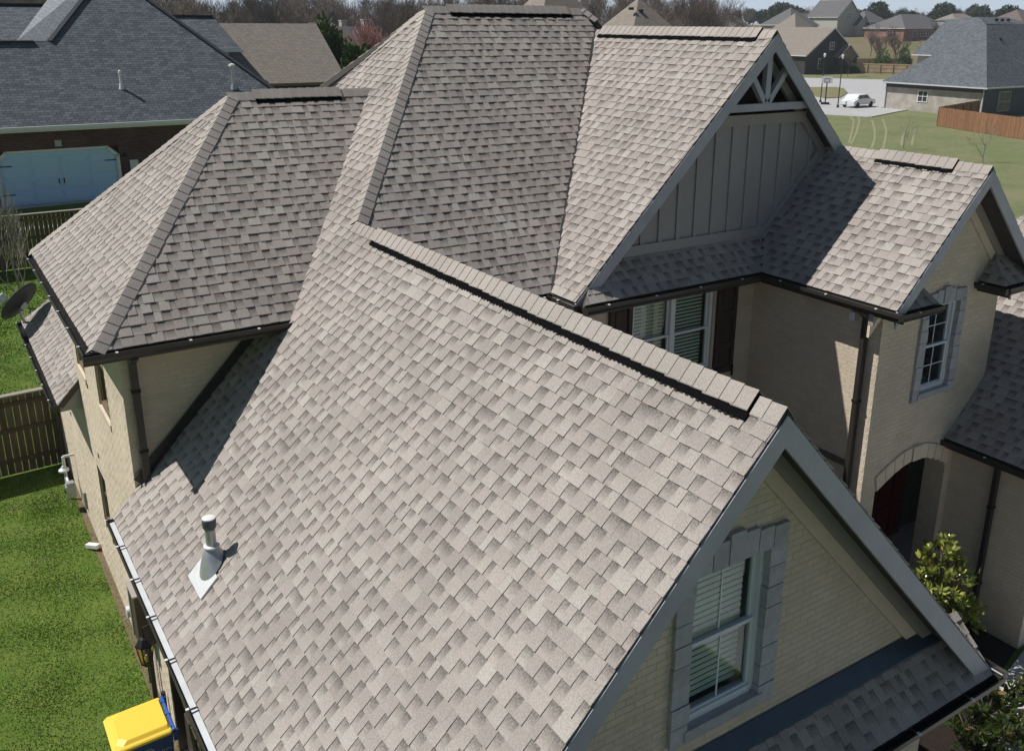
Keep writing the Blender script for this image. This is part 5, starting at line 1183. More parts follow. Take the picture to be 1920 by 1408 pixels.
def car(loc, rz, m, lbl, sc=1):
    t = thing('parked_car', loc, lbl, 'car', rz=rz); b = MB()
    L, Wd = 2.3, .9
    def ring(y, s): 
        return [(-L, y * 1.0, .35), (-L, y, .75), (-1.6, y, .98), (-1.25, y * s, 1.46), (.6, y * s, 1.5), (1.25, y, 1.0), (2.15, y, .85), (L, y, .6), (L, y, .35)]
    b.slab(ring(-Wd, .85), ring(Wd, .85)); bd_ = build('body', b, m, t)
    for y, k in ((-.83, -1), (.83, 1)):
        b = MB(); b.slab([(-1.3, y, 1.0), (-1.05, y * .96, 1.38), (-.35, y * .96, 1.40), (-.35, y, 1.0)], [(-1.3, y - .06 * -k, 1.0), (-1.05, y * .96 + .05 * k, 1.38), (-.35, y * .96 + .05 * k, 1.40), (-.35, y + .06 * k, 1.0)]); build('side_window', b, M_GLASS2, bd_)
        b = MB(); b.slab([(-.25, y, 1.0), (-.25, y * .96, 1.40), (.5, y * .96, 1.40), (.95, y, 1.0)], [(-.25, y + .06 * k, 1.0), (-.25, y * .96 + .05 * k, 1.40), (.5, y * .96 + .05 * k, 1.40), (.95, y + .06 * k, 1.0)]); build('side_window', b, M_GLASS2, bd_)
    for x in (-1.45, 1.4):
        for y in (-.93, .75): b = MB(); b.tube((x, y, .33), (x, y + .18, .33), .33, n=14); build('wheel', b, M_BLACK, t)
    b = MB(); b.slab([(.68, -.7, 1.47), (.68, .7, 1.47), (1.24, .8, 1.03), (1.24, -.8, 1.03)], [(.64, -.7, 1.44), (.64, .7, 1.44), (1.2, .8, 1.0), (1.2, -.8, 1.0)]); build('windscreen', b, M_GLASS2, bd_)
    for y in (-.65, .5): b = MB(); b.box(2.28, 2.32, y, y + .18, .6, .72); build('headlight', b, M_WHITE2, bd_)
    return t
car((95.6, 73.6, .03), .1, M_WHITE, 'white car parked on the street in front of the green lawn')
car((268, 172.5, T(268, 172.5)), .2, M_BLACK, 'black car parked beside the far red brick house')
# ------------------------------------------------------------------ trees
def branchy(seed, h, trunk_h, spread, depth, nb, r0, twigs=True, up=.5, tw=.012, dens=1.0):
    rnd = random.Random(seed); tr, cr = MB(), MB()
    def grow(p, d, L, r, lv):
        k = 3 if lv < 2 else 2; pts = [p]; dd = d.copy()
        for i in range(k):
            dd = (dd + Vector((rnd.uniform(-1, 1), rnd.uniform(-1, 1), rnd.uniform(-.4, .8))) * (.10 if lv == 0 else .22)).normalized(); pts.append(pts[-1] + dd * L / k)
        for i in range(k):
            ra = r * (1 - .5 * i / k); rb = r * (1 - .5 * (i + 1) / k)
            (tr if lv == 0 else cr).tube(pts[i], pts[i + 1], max(ra, tw), max(rb, tw * .8), 7 if lv == 0 else (4 if lv == 1 else 3), cap=False)
        if lv >= depth: return
        n = nb[min(lv, len(nb) - 1)]
        for i in range(n):
            t = rnd.uniform(.35 if lv else trunk_h, 1.0) if i else 1.0
            idx = min(k - 1, int(t * k)); q = pts[idx].lerp(pts[idx + 1], min(1, t * k - idx))
            a = rnd.uniform(0, 2 * math.pi); side = Vector((math.cos(a), math.sin(a), 0))
            nd = (dd * (.9 if i == 0 else .45) + side * spread * rnd.uniform(.6, 1.2) * (0.5 if i == 0 else 1) + Vector((0, 0, up))).normalized()
            grow(q, nd, L * rnd.uniform(.5, .75), r * .5 * (1.2 if i == 0 else 1), lv + 1)
    grow(Vector((0, 0, -.1)), Vector((0, 0, 1)), h * .5, r0, 0)
    mz = max(v[2] for v in cr.v); s = h / mz
    for m_ in (tr, cr): m_.v = [(x * s, y * s, z * s) for x, y, z in m_.v]
    return tr, cr
def plant_tree(name, mbs, loc, lbl, tm, cm, group=None, cat='tree', rz=0):
    t = thing(name, loc, lbl, cat, group, rz=rz); build('trunk', mbs[0], tm, t); build('crown', mbs[1], cm, t); return t
BG = 'bare trees along the far tree line'
protos = []
for k in range(5):
    mbs = branchy(40 + k, (15, 16, 14, 17, 15)[k], .3, .75, 5, (6, 5, 5, 4, 3), .26, up=.55, tw=.028)
    protos.append(mbs)
print('twig tris', [len(m[1].f) for m in protos])
TREES=[(12.8, 231.3, 0.9, 4, 2.98, 0), (14.1, 240.4, 1.11, 3, 1.63, 0), (16.5, 298.9, 0.94, 4, 2.99, 0), (12.1, 172.2, 1.0, 4, 2.45, 0), (17.1, 266.0, 0.81, 4, 0.27, 0), (19.6, 272.8, 0.86, 4, 4.51, 0), (21.6, 256.2, 1.12, 3, 4.57, 0), (23.9, 293.6, 0.8, 2, 0.61, 0), (14.0, 182.0, 1.14, 3, 4.89, 0), (20.3, 212.2, 1.08, 4, 2.2, 0), (22.0, 236.6, 1.11, 0, 5.38, 0), (24.3, 249.5, 0.82, 2, 6.06, 0), (25.3, 234.0, 1.04, 1, 3.98, 0), (20.6, 188.9, 0.8, 3, 5.36, 0), (17.7, 162.3, 1.07, 3, 5.63, 0), (23.6, 212.8, 0.92, 0, 0.28, 0), (18.2, 155.7, 1.04, 2, 3.46, 0), (22.9, 190.5, 0.84, 0, 1.94, 0), (29.4, 238.2, 0.76, 1, 6.1, 0), (23.6, 188.0, 1.03, 2, 1.97, 0), (37.5, 282.0, 0.9, 3, 5.46, 0), (38.5, 277.4, 1.02, 0, 3.89, 0), (32.4, 223.7, 0.92, 1, 5.88, 0), (26.1, 186.9, 0.87, 2, 0.07, 0), (35.5, 234.3, 0.76, 4, 3.7, 0), (36.0, 242.4, 0.88, 2, 4.27, 0), (38.2, 253.2, 1.05, 0, 3.7, 0), (25.7, 151.0, 0.9, 3, 1.88, 0), (29.0, 174.2, 0.82, 2, 5.3, 0), (43.0, 264.6, 0.79, 0, 6.1, 0), (30.1, 167.0, 0.95, 2, 1.5, 0), (37.0, 212.1, 1.03, 0, 3.77, 0), (45.3, 247.1, 0.84, 1, 0.5, 0), (34.8, 179.4, 0.98, 2, 1.41, 0), (42.1, 225.5, 0.83, 4, 1.15, 0), (50.2, 266.4, 1.01, 4, 2.17, 0), (38.0, 190.0, 1.07, 2, 2.92, 0), (39.0, 189.6, 0.98, 0, 5.78, 0), (29.6, 147.8, 1.13, 4, 6.2, 0), (62.0, 285.9, 1.12, 1, 0.2, 0), (55.8, 257.0, 1.05, 2, 3.42, 0), (60.6, 272.6, 1.09, 2, 0.75, 0), (34.5, 151.4, 1.07, 4, 5.8, 0), (65.5, 277.3, 0.98, 0, 3.02, 0), (49.8, 219.9, 0.85, 0, 3.3, 0), (69.0, 282.6, 0.99, 2, 0.79, 0), (56.3, 224.2, 1.07, 0, 2.21, 0), (54.0, 223.8, 1.08, 1, 1.5, 0), (70.4, 274.6, 0.8, 0, 3.06, 0), (52.9, 203.3, 1.05, 1, 1.69, 0), (53.6, 206.6, 0.94, 0, 5.38, 0), (41.9, 151.2, 0.77, 3, 6.12, 0), (43.6, 157.0, 0.95, 2, 0.99, 0), (53.8, 200.8, 0.91, 2, 2.27, 0), (54.4, 191.7, 0.8, 4, 0.02, 0), (75.2, 258.6, 0.98, 0, 2.34, 0), (74.3, 256.9, 0.9, 0, 3.91, 0), (59.5, 197.1, 0.95, 2, 2.64, 0), (64.0, 209.6, 0.85, 4, 1.7, 0), (78.6, 258.8, 0.84, 1, 5.52, 0), (63.5, 196.1, 1.11, 2, 0.76, 0), (88.7, 277.0, 1.04, 4, 4.98, 0), (79.3, 247.7, 0.98, 0, 5.1, 0), (70.4, 209.5, 0.84, 3, 0.28, 0), (51.3, 156.7, 1.1, 1, 5.15, 0), (87.3, 263.8, 0.76, 0, 4.23, 0), (97.5, 276.2, 0.98, 0, 0.23, 0), (75.3, 213.8, 1.04, 0, 3.48, 0), (75.6, 220.4, 0.97, 4, 1.13, 0), (101.1, 282.2, 1.01, 3, 3.87, 0), (72.2, 196.2, 0.9, 3, 5.9, 0), (101.1, 277.1, 0.9, 1, 6.11, 0), (92.9, 245.1, 0.81, 4, 4.75, 0), (81.3, 212.5, 0.94, 3, 5.64, 0), (57.7, 153.9, 1.05, 4, 5.97, 0), (103.0, 259.0, 0.8, 1, 0.92, 0), (107.0, 269.8, 1.09, 4, 5.99, 0), (93.7, 238.0, 0.92, 4, 3.67, 0), (69.2, 169.0, 0.76, 3, 5.05, 0), (89.1, 218.0, 0.85, 3, 4.86, 0), (112.8, 276.6, 0.94, 4, 1.29, 0), (112.9, 262.0, 1.01, 0, 3.02, 0), (110.7, 255.5, 0.91, 0, 2.94, 0), (72.6, 170.4, 1.04, 0, 6.02, 0), (76.8, 169.7, 0.83, 2, 0.86, 0), (102.9, 229.2, 0.76, 2, 1.07, 0), (71.5, 162.5, 0.79, 0, 0.74, 0), (120.1, 260.7, 0.76, 3, 3.64, 0), (63.9, 136.8, 0.88, 3, 2.38, 0), (102.7, 224.3, 1.05, 3, 2.45, 0), (73.0, 151.2, 0.86, 3, 0.71, 0), (125.7, 257.3, 0.79, 2, 4.26, 0), (94.2, 196.1, 1.02, 2, 0.67, 0), (90.9, 179.0, 0.98, 4, 0.71, 0), (90.7, 181.4, 1.04, 4, 4.66, 0), (116.6, 231.9, 0.81, 2, 5.59, 0), (77.9, 149.4, 1.12, 1, 5.78, 0), (114.3, 219.4, 0.92, 2, 4.07, 0), (90.6, 174.8, 0.82, 0, 0.67, 0), (109.5, 205.7, 0.98, 3, 2.26, 0), (97.7, 183.1, 1.1, 0, 3.01, 0), (119.7, 224.4, 0.96, 2, 5.93, 0), (131.8, 237.2, 0.78, 3, 5.32, 0), (91.8, 167.0, 0.79, 0, 3.54, 0), (81.9, 145.3, 1.03, 4, 2.62, 0), (136.7, 235.6, 1.05, 4, 3.82, 0), (135.7, 233.1, 0.97, 1, 3.57, 0), (93.0, 162.9, 1.06, 0, 5.29, 0), (107.9, 181.4, 1.08, 2, 3.47, 0), (125.6, 210.4, 1.14, 2, 5.63, 0), (79.4, 132.6, 0.83, 0, 0.67, 0), (97.6, 157.2, 0.82, 3, 1.25, 0), (95.9, 154.4, 1.08, 3, 0.7, 0), (129.8, 212.1, 0.81, 3, 4.98, 0), (84.8, 132.8, 0.89, 1, 3.18, 0), (82.1, 128.9, 0.89, 2, 5.47, 0), (91.7, 143.3, 1.09, 4, 4.87, 0), (88.2, 135.9, 1.15, 1, 5.85, 0), (119.3, 179.5, 1.05, 3, 1.98, 0), (116.7, 176.1, 1.09, 1, 2.46, 0), (89.9, 132.6, 1.09, 1, 4.08, 0), (122.9, 182.1, 1.05, 3, 2.75, 0), (87.3, 128.8, 0.85, 2, 2.81, 0), (120.3, 172.4, 1.14, 1, 1.62, 0), (159.3, 228.2, 0.96, 1, 1.31, 0), (120.1, 173.0, 0.82, 0, 0.87, 0), (127.0, 175.2, 0.82, 0, 2.53, 0), (90.5, 125.8, 1.04, 1, 2.53, 0), (90.0, 124.9, 1.14, 1, 1.52, 0), (106.5, 143.3, 0.88, 0, 2.18, 0), (93.7, 127.0, 1.04, 2, 6.16, 0), (161.7, 214.2, 1.13, 3, 1.57, 0), (165.2, 216.3, 1.0, 2, 1.99, 0), (130.2, 171.5, 0.79, 4, 0.02, 0), (98.9, 130.3, 0.82, 0, 3.03, 0), (139.9, 178.1, 0.88, 3, 2.14, 0), (125.9, 158.9, 1.01, 3, 1.91, 0), (181.6, 228.6, 0.79, 2, 1.16, 0), (142.8, 175.3, 0.97, 4, 4.27, 0), (112.2, 135.9, 1.05, 3, 5.25, 0), (182.6, 223.4, 0.9, 3, 2.75, 0), (164.2, 195.6, 0.89, 1, 3.18, 0), (185.6, 219.2, 1.03, 3, 0.27, 0), (168.3, 201.8, 1.08, 0, 4.76, 0), (108.0, 124.1, 0.84, 0, 5.52, 0), (143.2, 163.7, 1.11, 2, 6.26, 0), (116.5, 136.2, 1.06, 0, 2.13, 0), (144.4, 162.7, 1.08, 1, 1.51, 0), (114.3, 129.7, 1.01, 4, 6.19, 0), (127.8, 144.8, 0.83, 4, 3.24, 0), (193.5, 210.7, 0.88, 4, 4.91, 0), (164.5, 179.3, 0.77, 0, 3.76, 0), (112.3, 121.2, 1.13, 2, 0.54, 0), (125.9, 133.4, 1.08, 4, 0.68, 0), (171.8, 182.0, 1.03, 3, 3.79, 0), (114.4, 121.2, 1.08, 4, 2.79, 0), (116.6, 120.3, 0.75, 2, 4.57, 0), (140.0, 145.5, 0.94, 0, 5.8, 0), (143.0, 146.4, 1.06, 0, 3.8, 0), (302.3, 304.5, 0.92, 2, 1.48, 0), (293.3, 293.8, 0.7, 1, 4.56, 0), (368.1, 364.6, 0.8, 4, 5.35, 0), (290.3, 284.9, 0.8, 3, 3.04, 0), (313.4, 304.5, 0.92, 0, 1.83, 0), (291.7, 282.2, 0.63, 1, 1.85, 0), (339.3, 324.5, 0.61, 1, 1.73, 0), (309.2, 296.4, 0.84, 2, 0.9, 0), (366.2, 350.9, 0.74, 1, 0.96, 0), (350.0, 325.6, 0.91, 2, 5.92, 0), (373.1, 350.0, 0.75, 4, 1.4, 0), (308.5, 285.6, 0.61, 2, 5.57, 0), (311.9, 283.7, 0.68, 4, 0.06, 0), (333.6, 308.5, 0.77, 1, 5.97, 0), (379.5, 352.1, 0.85, 2, 6.15, 0), (386.2, 343.9, 0.61, 1, 1.5, 0), (376.3, 339.3, 0.87, 4, 3.43, 0), (314.0, 284.4, 0.68, 3, 2.63, 0), (289.5, 255.6, 0.74, 1, 5.73, 0), (312.7, 272.3, 0.64, 3, 3.2, 0), (344.9, 300.2, 0.69, 1, 0.28, 0), (294.6, 253.2, 0.86, 3, 2.94, 0), (387.5, 331.5, 0.86, 4, 3.24, 0), (354.9, 305.8, 0.69, 0, 4.29, 0), (351.2, 291.8, 0.73, 2, 2.79, 0), (317.5, 268.4, 0.69, 4, 0.98, 0), (346.1, 292.4, 0.73, 1, 5.2, 0), (361.1, 294.1, 0.61, 4, 3.75, 0), (305.8, 254.0, 0.85, 2, 0.64, 0), (334.1, 273.8, 0.76, 3, 1.23, 0), (316.9, 252.7, 0.72, 3, 1.99, 0), (398.6, 322.9, 0.9, 2, 3.83, 0), (299.9, 241.3, 0.73, 3, 6.16, 0), (322.3, 256.9, 0.66, 0, 4.38, 0), (366.5, 291.8, 0.64, 0, 5.92, 0), (376.1, 293.2, 0.74, 3, 2.9, 0), (362.1, 281.0, 0.66, 3, 6.01, 0), (399.8, 311.4, 0.66, 3, 4.24, 0), (316.9, 243.9, 0.62, 1, 1.95, 0), (318.1, 239.7, 0.65, 4, 6.03, 0), (345.9, 261.3, 0.63, 3, 1.14, 0), (313.5, 239.7, 0.64, 2, 0.8, 0), (407.9, 303.0, 0.62, 1, 0.05, 0), (321.1, 238.4, 0.75, 0, 2.23, 0), (361.4, 264.6, 0.83, 2, 2.97, 0), (368.6, 265.6, 0.87, 3, 3.57, 0), (368.6, 267.4, 0.74, 4, 2.87, 0), (393.1, 285.7, 0.69, 1, 1.89, 0), (420.6, 295.9, 0.7, 1, 0.82, 0), (316.7, 224.2, 0.8, 1, 0.72, 0), (407.6, 292.7, 0.85, 4, 4.3, 0), (400.2, 277.9, 0.63, 4, 3.65, 0), (379.4, 264.8, 0.67, 3, 3.18, 0), (348.3, 242.8, 0.71, 4, 4.84, 0), (354.6, 240.0, 0.82, 2, 1.8, 0), (346.6, 233.2, 0.64, 4, 1.39, 0), (400.0, 269.0, 0.68, 3, 6.07, 0), (371.8, 248.0, 0.77, 1, 6.2, 0), (367.8, 244.8, 0.8, 0, 2.62, 0), (387.5, 257.9, 0.69, 1, 5.37, 0), (433.0, 283.2, 0.72, 1, 0.35, 0), (332.0, 216.6, 0.83, 3, 4.47, 0), (353.2, 231.2, 0.76, 3, 2.76, 0), (402.2, 254.4, 0.63, 3, 0.92, 0), (363.3, 233.6, 0.8, 1, 5.56, 0), (370.8, 238.5, 0.66, 0, 3.38, 0), (386.7, 239.4, 0.84, 1, 2.77, 0), (336.9, 209.8, 0.88, 3, 1.41, 0), (357.7, 225.7, 0.78, 0, 5.17, 0), (334.4, 204.3, 0.61, 2, 2.4, 0), (441.7, 270.6, 0.75, 1, 2.44, 0), (375.7, 230.0, 0.8, 2, 2.74, 0), (442.3, 267.8, 0.82, 0, 0.4, 0), (416.5, 247.5, 0.7, 0, 2.04, 0), (402.7, 239.1, 0.63, 2, 4.05, 0), (355.8, 207.0, 0.7, 3, 6.02, 0), (389.1, 231.0, 0.89, 4, 3.29, 0), (338.1, 198.2, 0.67, 3, 5.18, 0), (378.4, 215.4, 0.71, 3, 4.15, 0), (354.1, 203.4, 0.7, 4, 0.83, 0), (404.8, 232.5, 0.71, 4, 5.39, 0), (356.5, 199.5, 0.62, 3, 5.39, 0), (391.6, 219.8, 0.87, 1, 5.17, 0), (346.6, 193.1, 0.89, 3, 5.29, 0), (424.9, 235.2, 0.7, 1, 2.41, 0), (435.8, 238.1, 0.62, 3, 2.3, 0), (367.2, 203.7, 0.71, 0, 4.36, 0), (347.8, 188.4, 0.67, 3, 1.09, 0), (393.2, 213.9, 0.67, 2, 3.83, 0), (426.2, 231.8, 0.73, 4, 2.67, 0)]
EVER=[(269.6, 267.1, 0.85, 1, 0.35), (327.4, 315.4, 0.95, 2, 1.11), (295.7, 278.4, 0.95, 1, 5.13), (294.0, 268.4, 1.2, 1, 4.76), (302.1, 271.4, 1.13, 0, 3.66), (313.3, 276.9, 1.13, 1, 3.95), (348.3, 302.7, 0.89, 0, 3.66), (292.0, 246.8, 0.75, 2, 3.72), (335.2, 276.6, 0.84, 1, 6.21), (344.9, 276.9, 0.85, 0, 2.66), (349.4, 274.0, 0.91, 1, 3.56), (346.0, 266.5, 0.98, 1, 4.48), (301.5, 227.8, 1.16, 1, 1.08), (306.7, 227.0, 0.9, 2, 2.3), (346.1, 249.7, 1.05, 0, 3.17), (302.7, 214.7, 0.97, 1, 5.45), (331.7, 230.1, 0.73, 1, 4.3), (321.2, 218.9, 0.81, 0, 2.99), (323.4, 215.9, 1.18, 0, 1.66), (389.2, 253.0, 1.03, 0, 6.19), (372.4, 235.7, 1.15, 0, 5.45), (313.4, 195.1, 1.19, 1, 6.12), (378.8, 231.4, 0.78, 2, 3.08), (322.3, 191.0, 1.15, 1, 4.68), (376.8, 218.5, 0.91, 1, 1.62), (369.3, 209.2, 0.89, 0, 0.2), (314.9, 174.7, 1.1, 0, 3.17), (15.3, 159.3, 1.0, 1, 0), (78.6, 216.2, 1.0, 1, 0), (127.9, 226.4, 1.0, 1, 0)]
MID=[(176.8, 127.6, 0.62), (177.5, 121.3, 0.45), (178.1, 132.5, 0.5), (149.1, 117.8, 0.35), (149.4, 126.8, 0.3), (216.4, 144.2, 0.6), (199.1, 151.2, 0.55)]

root0 = None; pr_ = []
for k, mbs in enumerate(protos): pr_.append(None)
for i, (x, y, sc, k, rz) in enumerate([(a[0], a[1], a[2], a[3], a[4]) for a in TREES]):
    lbl = 'leafless grey-brown tree in the belt of bare trees behind the houses'
    if x > 260: sc *= .62
    if pr_[k] is None:
        o = plant_tree('bare_tree', protos[k], (x, y, T(x, y) - .3), lbl, M_BARK, M_TWIG, group=BG, rz=rz); o.scale = (sc, sc, sc); pr_[k] = o
    else: copy_tree(pr_[k], (x, y, T(x, y) - .3), rz, (sc * random.uniform(.9, 1.2), sc * random.uniform(.9, 1.2), sc), lbl, BG)
for i, (x, y, sc) in enumerate(MID):
    copy_tree(pr_[i % 5], (x, y, T(x, y) - .2), i * 1.3, (sc, sc, sc), ('tall bare yard tree forking low in front of the red brick ranch house', 'small bare tree right of the tall yard tree, near the grey-blue sub-roof', 'slender bare tree left of the tall yard tree', 'short bare tree beside the broad green bush', 'little bare tree at the right corner of the dark brick house', 'bare tree farther back toward the parked black car', 'bare tree just before the red brick ranch house')[i], 'bare yard trees across the street')


# ------------------------------------------------------------------ foliage by leaf clumps
def leafy(seed, blobs, n, size, core=.0, aspect=.45):
    """blobs: (x,y,z,rx,ry,rz) ; n leaves spread through the volume, a few tapering faces each"""
    rnd = np.random.RandomState(seed); V, Fc = [], []
    tot = sum(b_[3] * b_[4] * b_[5] for b_ in blobs)
    for (x, y, z, rx, ry, rz) in blobs:
        m = int(n * rx * ry * rz / tot); d = rnd.normal(size=(m, 3)); d /= np.linalg.norm(d, axis=1)[:, None]; r = rnd.uniform(core, 1, m) ** .5
        r *= 1 + .12 * np.sin(d[:, 0] * 5 + d[:, 2] * 7 + seed) + rnd.uniform(-.1, .12, m)
        P_ = np.array((x, y, z)) + d * r[:, None] * np.array((rx, ry, rz))
        out = d + rnd.normal(size=(m, 3)) * .6 + np.array((0, 0, .35)); out /= np.linalg.norm(out, axis=1)[:, None]
        sd_ = np.cross(out, rnd.normal(size=(m, 3))); sd_ /= np.linalg.norm(sd_, axis=1)[:, None]
        s = size * rnd.uniform(.6, 1.3, m)[:, None]
        a = P_; b_ = P_ + out * s * .5 + sd_ * s * aspect * .5; c = P_ + out * s; d_ = P_ + out * s * .5 - sd_ * s * aspect * .5
        base = sum(len(v) for v in V); V.append(np.stack([a, b_, c, d_], 1).reshape(-1, 3)); Fc.append(np.arange(m * 4).reshape(-1, 4) + base)
    return np.concatenate(V), np.concatenate(Fc)
def np_mesh(name, V, F_, m, parent=None, **pr):
    me = bpy.data.meshes.new(name); k = F_.shape[1]; me.vertices.add(len(V)); me.vertices.foreach_set('co', V.astype(np.float32).ravel())
    me.loops.add(F_.size); me.loops.foreach_set('vertex_index', F_.astype(np.int32).ravel()); me.polygons.add(len(F_)); me.polygons.foreach_set('loop_start', np.arange(0, F_.size, k, dtype=np.int32)); 
    me.update(calc_edges=True); me.materials.append(m); o = bpy.data.objects.new(name, me); COL.objects.link(o)
    if parent: o.parent = parent
    for a, b_ in pr.items(): o[a] = b_
    return o
def arbor(x, y, h, r, lbl, seed):
    t = thing('arborvitae_tree', (x, y, T(x, y)), lbl, 'tree', 'evergreens beside the tan roof'); b = MB(); b.tube((0, 0, 0), (0, 0, h * .8), .12, .04, 7); build('trunk', b, M_BARK, t)
    bl = [(0, 0, h * .47, r * .92, r * .92, h * .49)] + [(r * .35 * math.cos(k * 2.1), r * .35 * math.sin(k * 2.1), h * (.2 + .09 * k), r * .62, r * .62, h * .2) for k in range(6)]
    V, F_ = leafy(seed, bl, 22000, .30, .55, .5); np_mesh('crown', V, F_, M_EVER, t)
arbor(24.6, 62.0, 8.6, 1.7, 'dark green arborvitae, rear one of the pair beside the tan roof', 3)
arbor(24.9, 57.6, 7.3, 1.8, 'dark green arborvitae, front one of the pair beside the tan roof', 4)
t = plant_tree('budding_tree', branchy(91, 10.2, .15, .75, 5, (8, 6, 5, 4, 3), .16, up=.6, tw=.024), (39.6, 88.0, .2), 'pinkish-red budding tree left of the main hip', M_TWIGR, M_TWIGR)
t = plant_tree('young_bare_tree', branchy(12, 3.9, .10, .55, 4, (7, 5, 4, 3), .06, up=.7, tw=.006), (2.0, 31.2, T(2, 31)), 'young leafless tree with pale stems behind the satellite dish', M_PALETWIG, M_PALETWIG)
t = plant_tree('young_bare_tree', branchy(13, 3.4, .2, .9, 4, (5, 3, 3, 2), .045, up=.45, tw=.006), (64.4, 38.3, 0), 'spindly bare sapling on the lawn above the right gable ridge', M_PALETWIG, M_PALETWIG)
t = plant_tree('young_bare_tree', branchy(14, 3.0, .2, .9, 4, (5, 3, 3, 2), .045, up=.45, tw=.006), (66.0, 46.0, 0), 'bare sapling on the lawn near the ridge vent of the right gable', M_PALETWIG, M_PALETWIG)


et = None
for i, (x, y, sc, k, rz) in enumerate(EVER):
    if et is None or i % 10 == 0:
        et = thing('evergreen_tree', (x, y, T(x, y) - .3), 'rounded dark evergreen tree among the bare trees on the skyline', 'tree', 'evergreens on the skyline')
        b = MB(); b.tube((0, 0, 0), (0, 0, 7), .3, .12, 7); build('trunk', b, M_BARK, et)
        V, F_ = leafy(50 + i, [(0, 0, 5.2, 3.6, 3.6, 3.2), (1.2, .8, 7.4, 2.7, 2.6, 2.6), (-1.6, -.6, 6.6, 2.6, 2.6, 2.6), (.2, -.8, 9.0, 1.8, 1.8, 1.8)], 2600, .95, .3, .6); np_mesh('crown', V, F_, M_EVERD, et); et.scale = (sc * .72, sc * .72, sc * .72)
    else: copy_tree(et, (x, y, T(x, y) - .3), rz, (sc * .8, sc * .8, sc * random.uniform(.6, .8)), 'rounded dark evergreen tree among the bare trees on the skyline', 'evergreens on the skyline')
# clipped shrubs across the street
for (x, y, h, r, lbl) in ((151.2, 126.2, 4.2, .9, 'tall conical evergreen shrub against the dark brick gable'), (154.5, 124.8, 1.5, 1.2, 'round clipped shrub under the dark brick gable'), (157.6, 123.4, 1.2, 1.2, 'low rounded shrub by the dark brick wall'), (162, 121.0, 1.1, 1.4, 'low spreading shrub at the corner of the dark brick house'), (172, 127.5, 4.0, 1.9, 'broad green bush behind the pale fence'), (176, 125.2, 4.2, 1.3, 'conical green bush behind the pale fence'), (216, 186, 3.4, 2.5, 'yellow-green round bush near the light blue house')):
    t = thing('evergreen_shrub', (x, y, T(x, y)), lbl, 'shrub'); b = MB(); b.tube((0, 0, 0), (0, 0, h * .6), .08, .04, 5); build('stem', b, M_BARK, t)
    V, F_ = leafy(int(x), [(0, 0, h * .3, r, r, h * .32), (0, 0, h * .65, r * .7, r * .7, h * .35)], 1800, .3, .4, .5); np_mesh('foliage', V, F_, M_EVER, t)

# shrubs with glossy leaves by the entry
def leaf_mat(name, c1, c2):
    m = bpy.data.materials.new(name); m.use_nodes = True; t = m.node_tree; b = t.nodes['Principled BSDF']; b.inputs['Roughness'].default_value = .28; b.inputs['Specular IOR Level'].default_value = .55
    g = nn(t, 'ShaderNodeNewGeometry'); r = nn(t, 'ShaderNodeValToRGB'); e = r.color_ramp.elements; e[0].color = (*c1, 1); e[1].color = (.24, .12, .04, 1); e2 = e.new(.92); e2.color = (*c2, 1)
    t.links.new(g.outputs['Random Per Island'], r.inputs[0]); t.links.new(r.outputs[0], b.inputs['Base Color'])
    mx = nn(t, 'ShaderNodeMixShader'); tl = nn(t, 'ShaderNodeBsdfTranslucent'); tl.inputs[0].default_value = (.25, .32, .03, 1); mx.inputs[0].default_value = .25
    t.links.new(b.outputs[0], mx.inputs[1]); t.links.new(tl.outputs[0], mx.inputs[2]); t.links.new(mx.outputs[0], t.nodes['Material Output'].inputs[0]); return m
M_LEAF = leaf_mat('glossy_leaf', (.08, .13, .022), (.44, .45, .085))
M_LEAF_SHADED = leaf_mat('shaded_glossy_leaf', (.018, .032, .010), (.05, .075, .018))  # same leaf as above, with shadow put into a darker colour
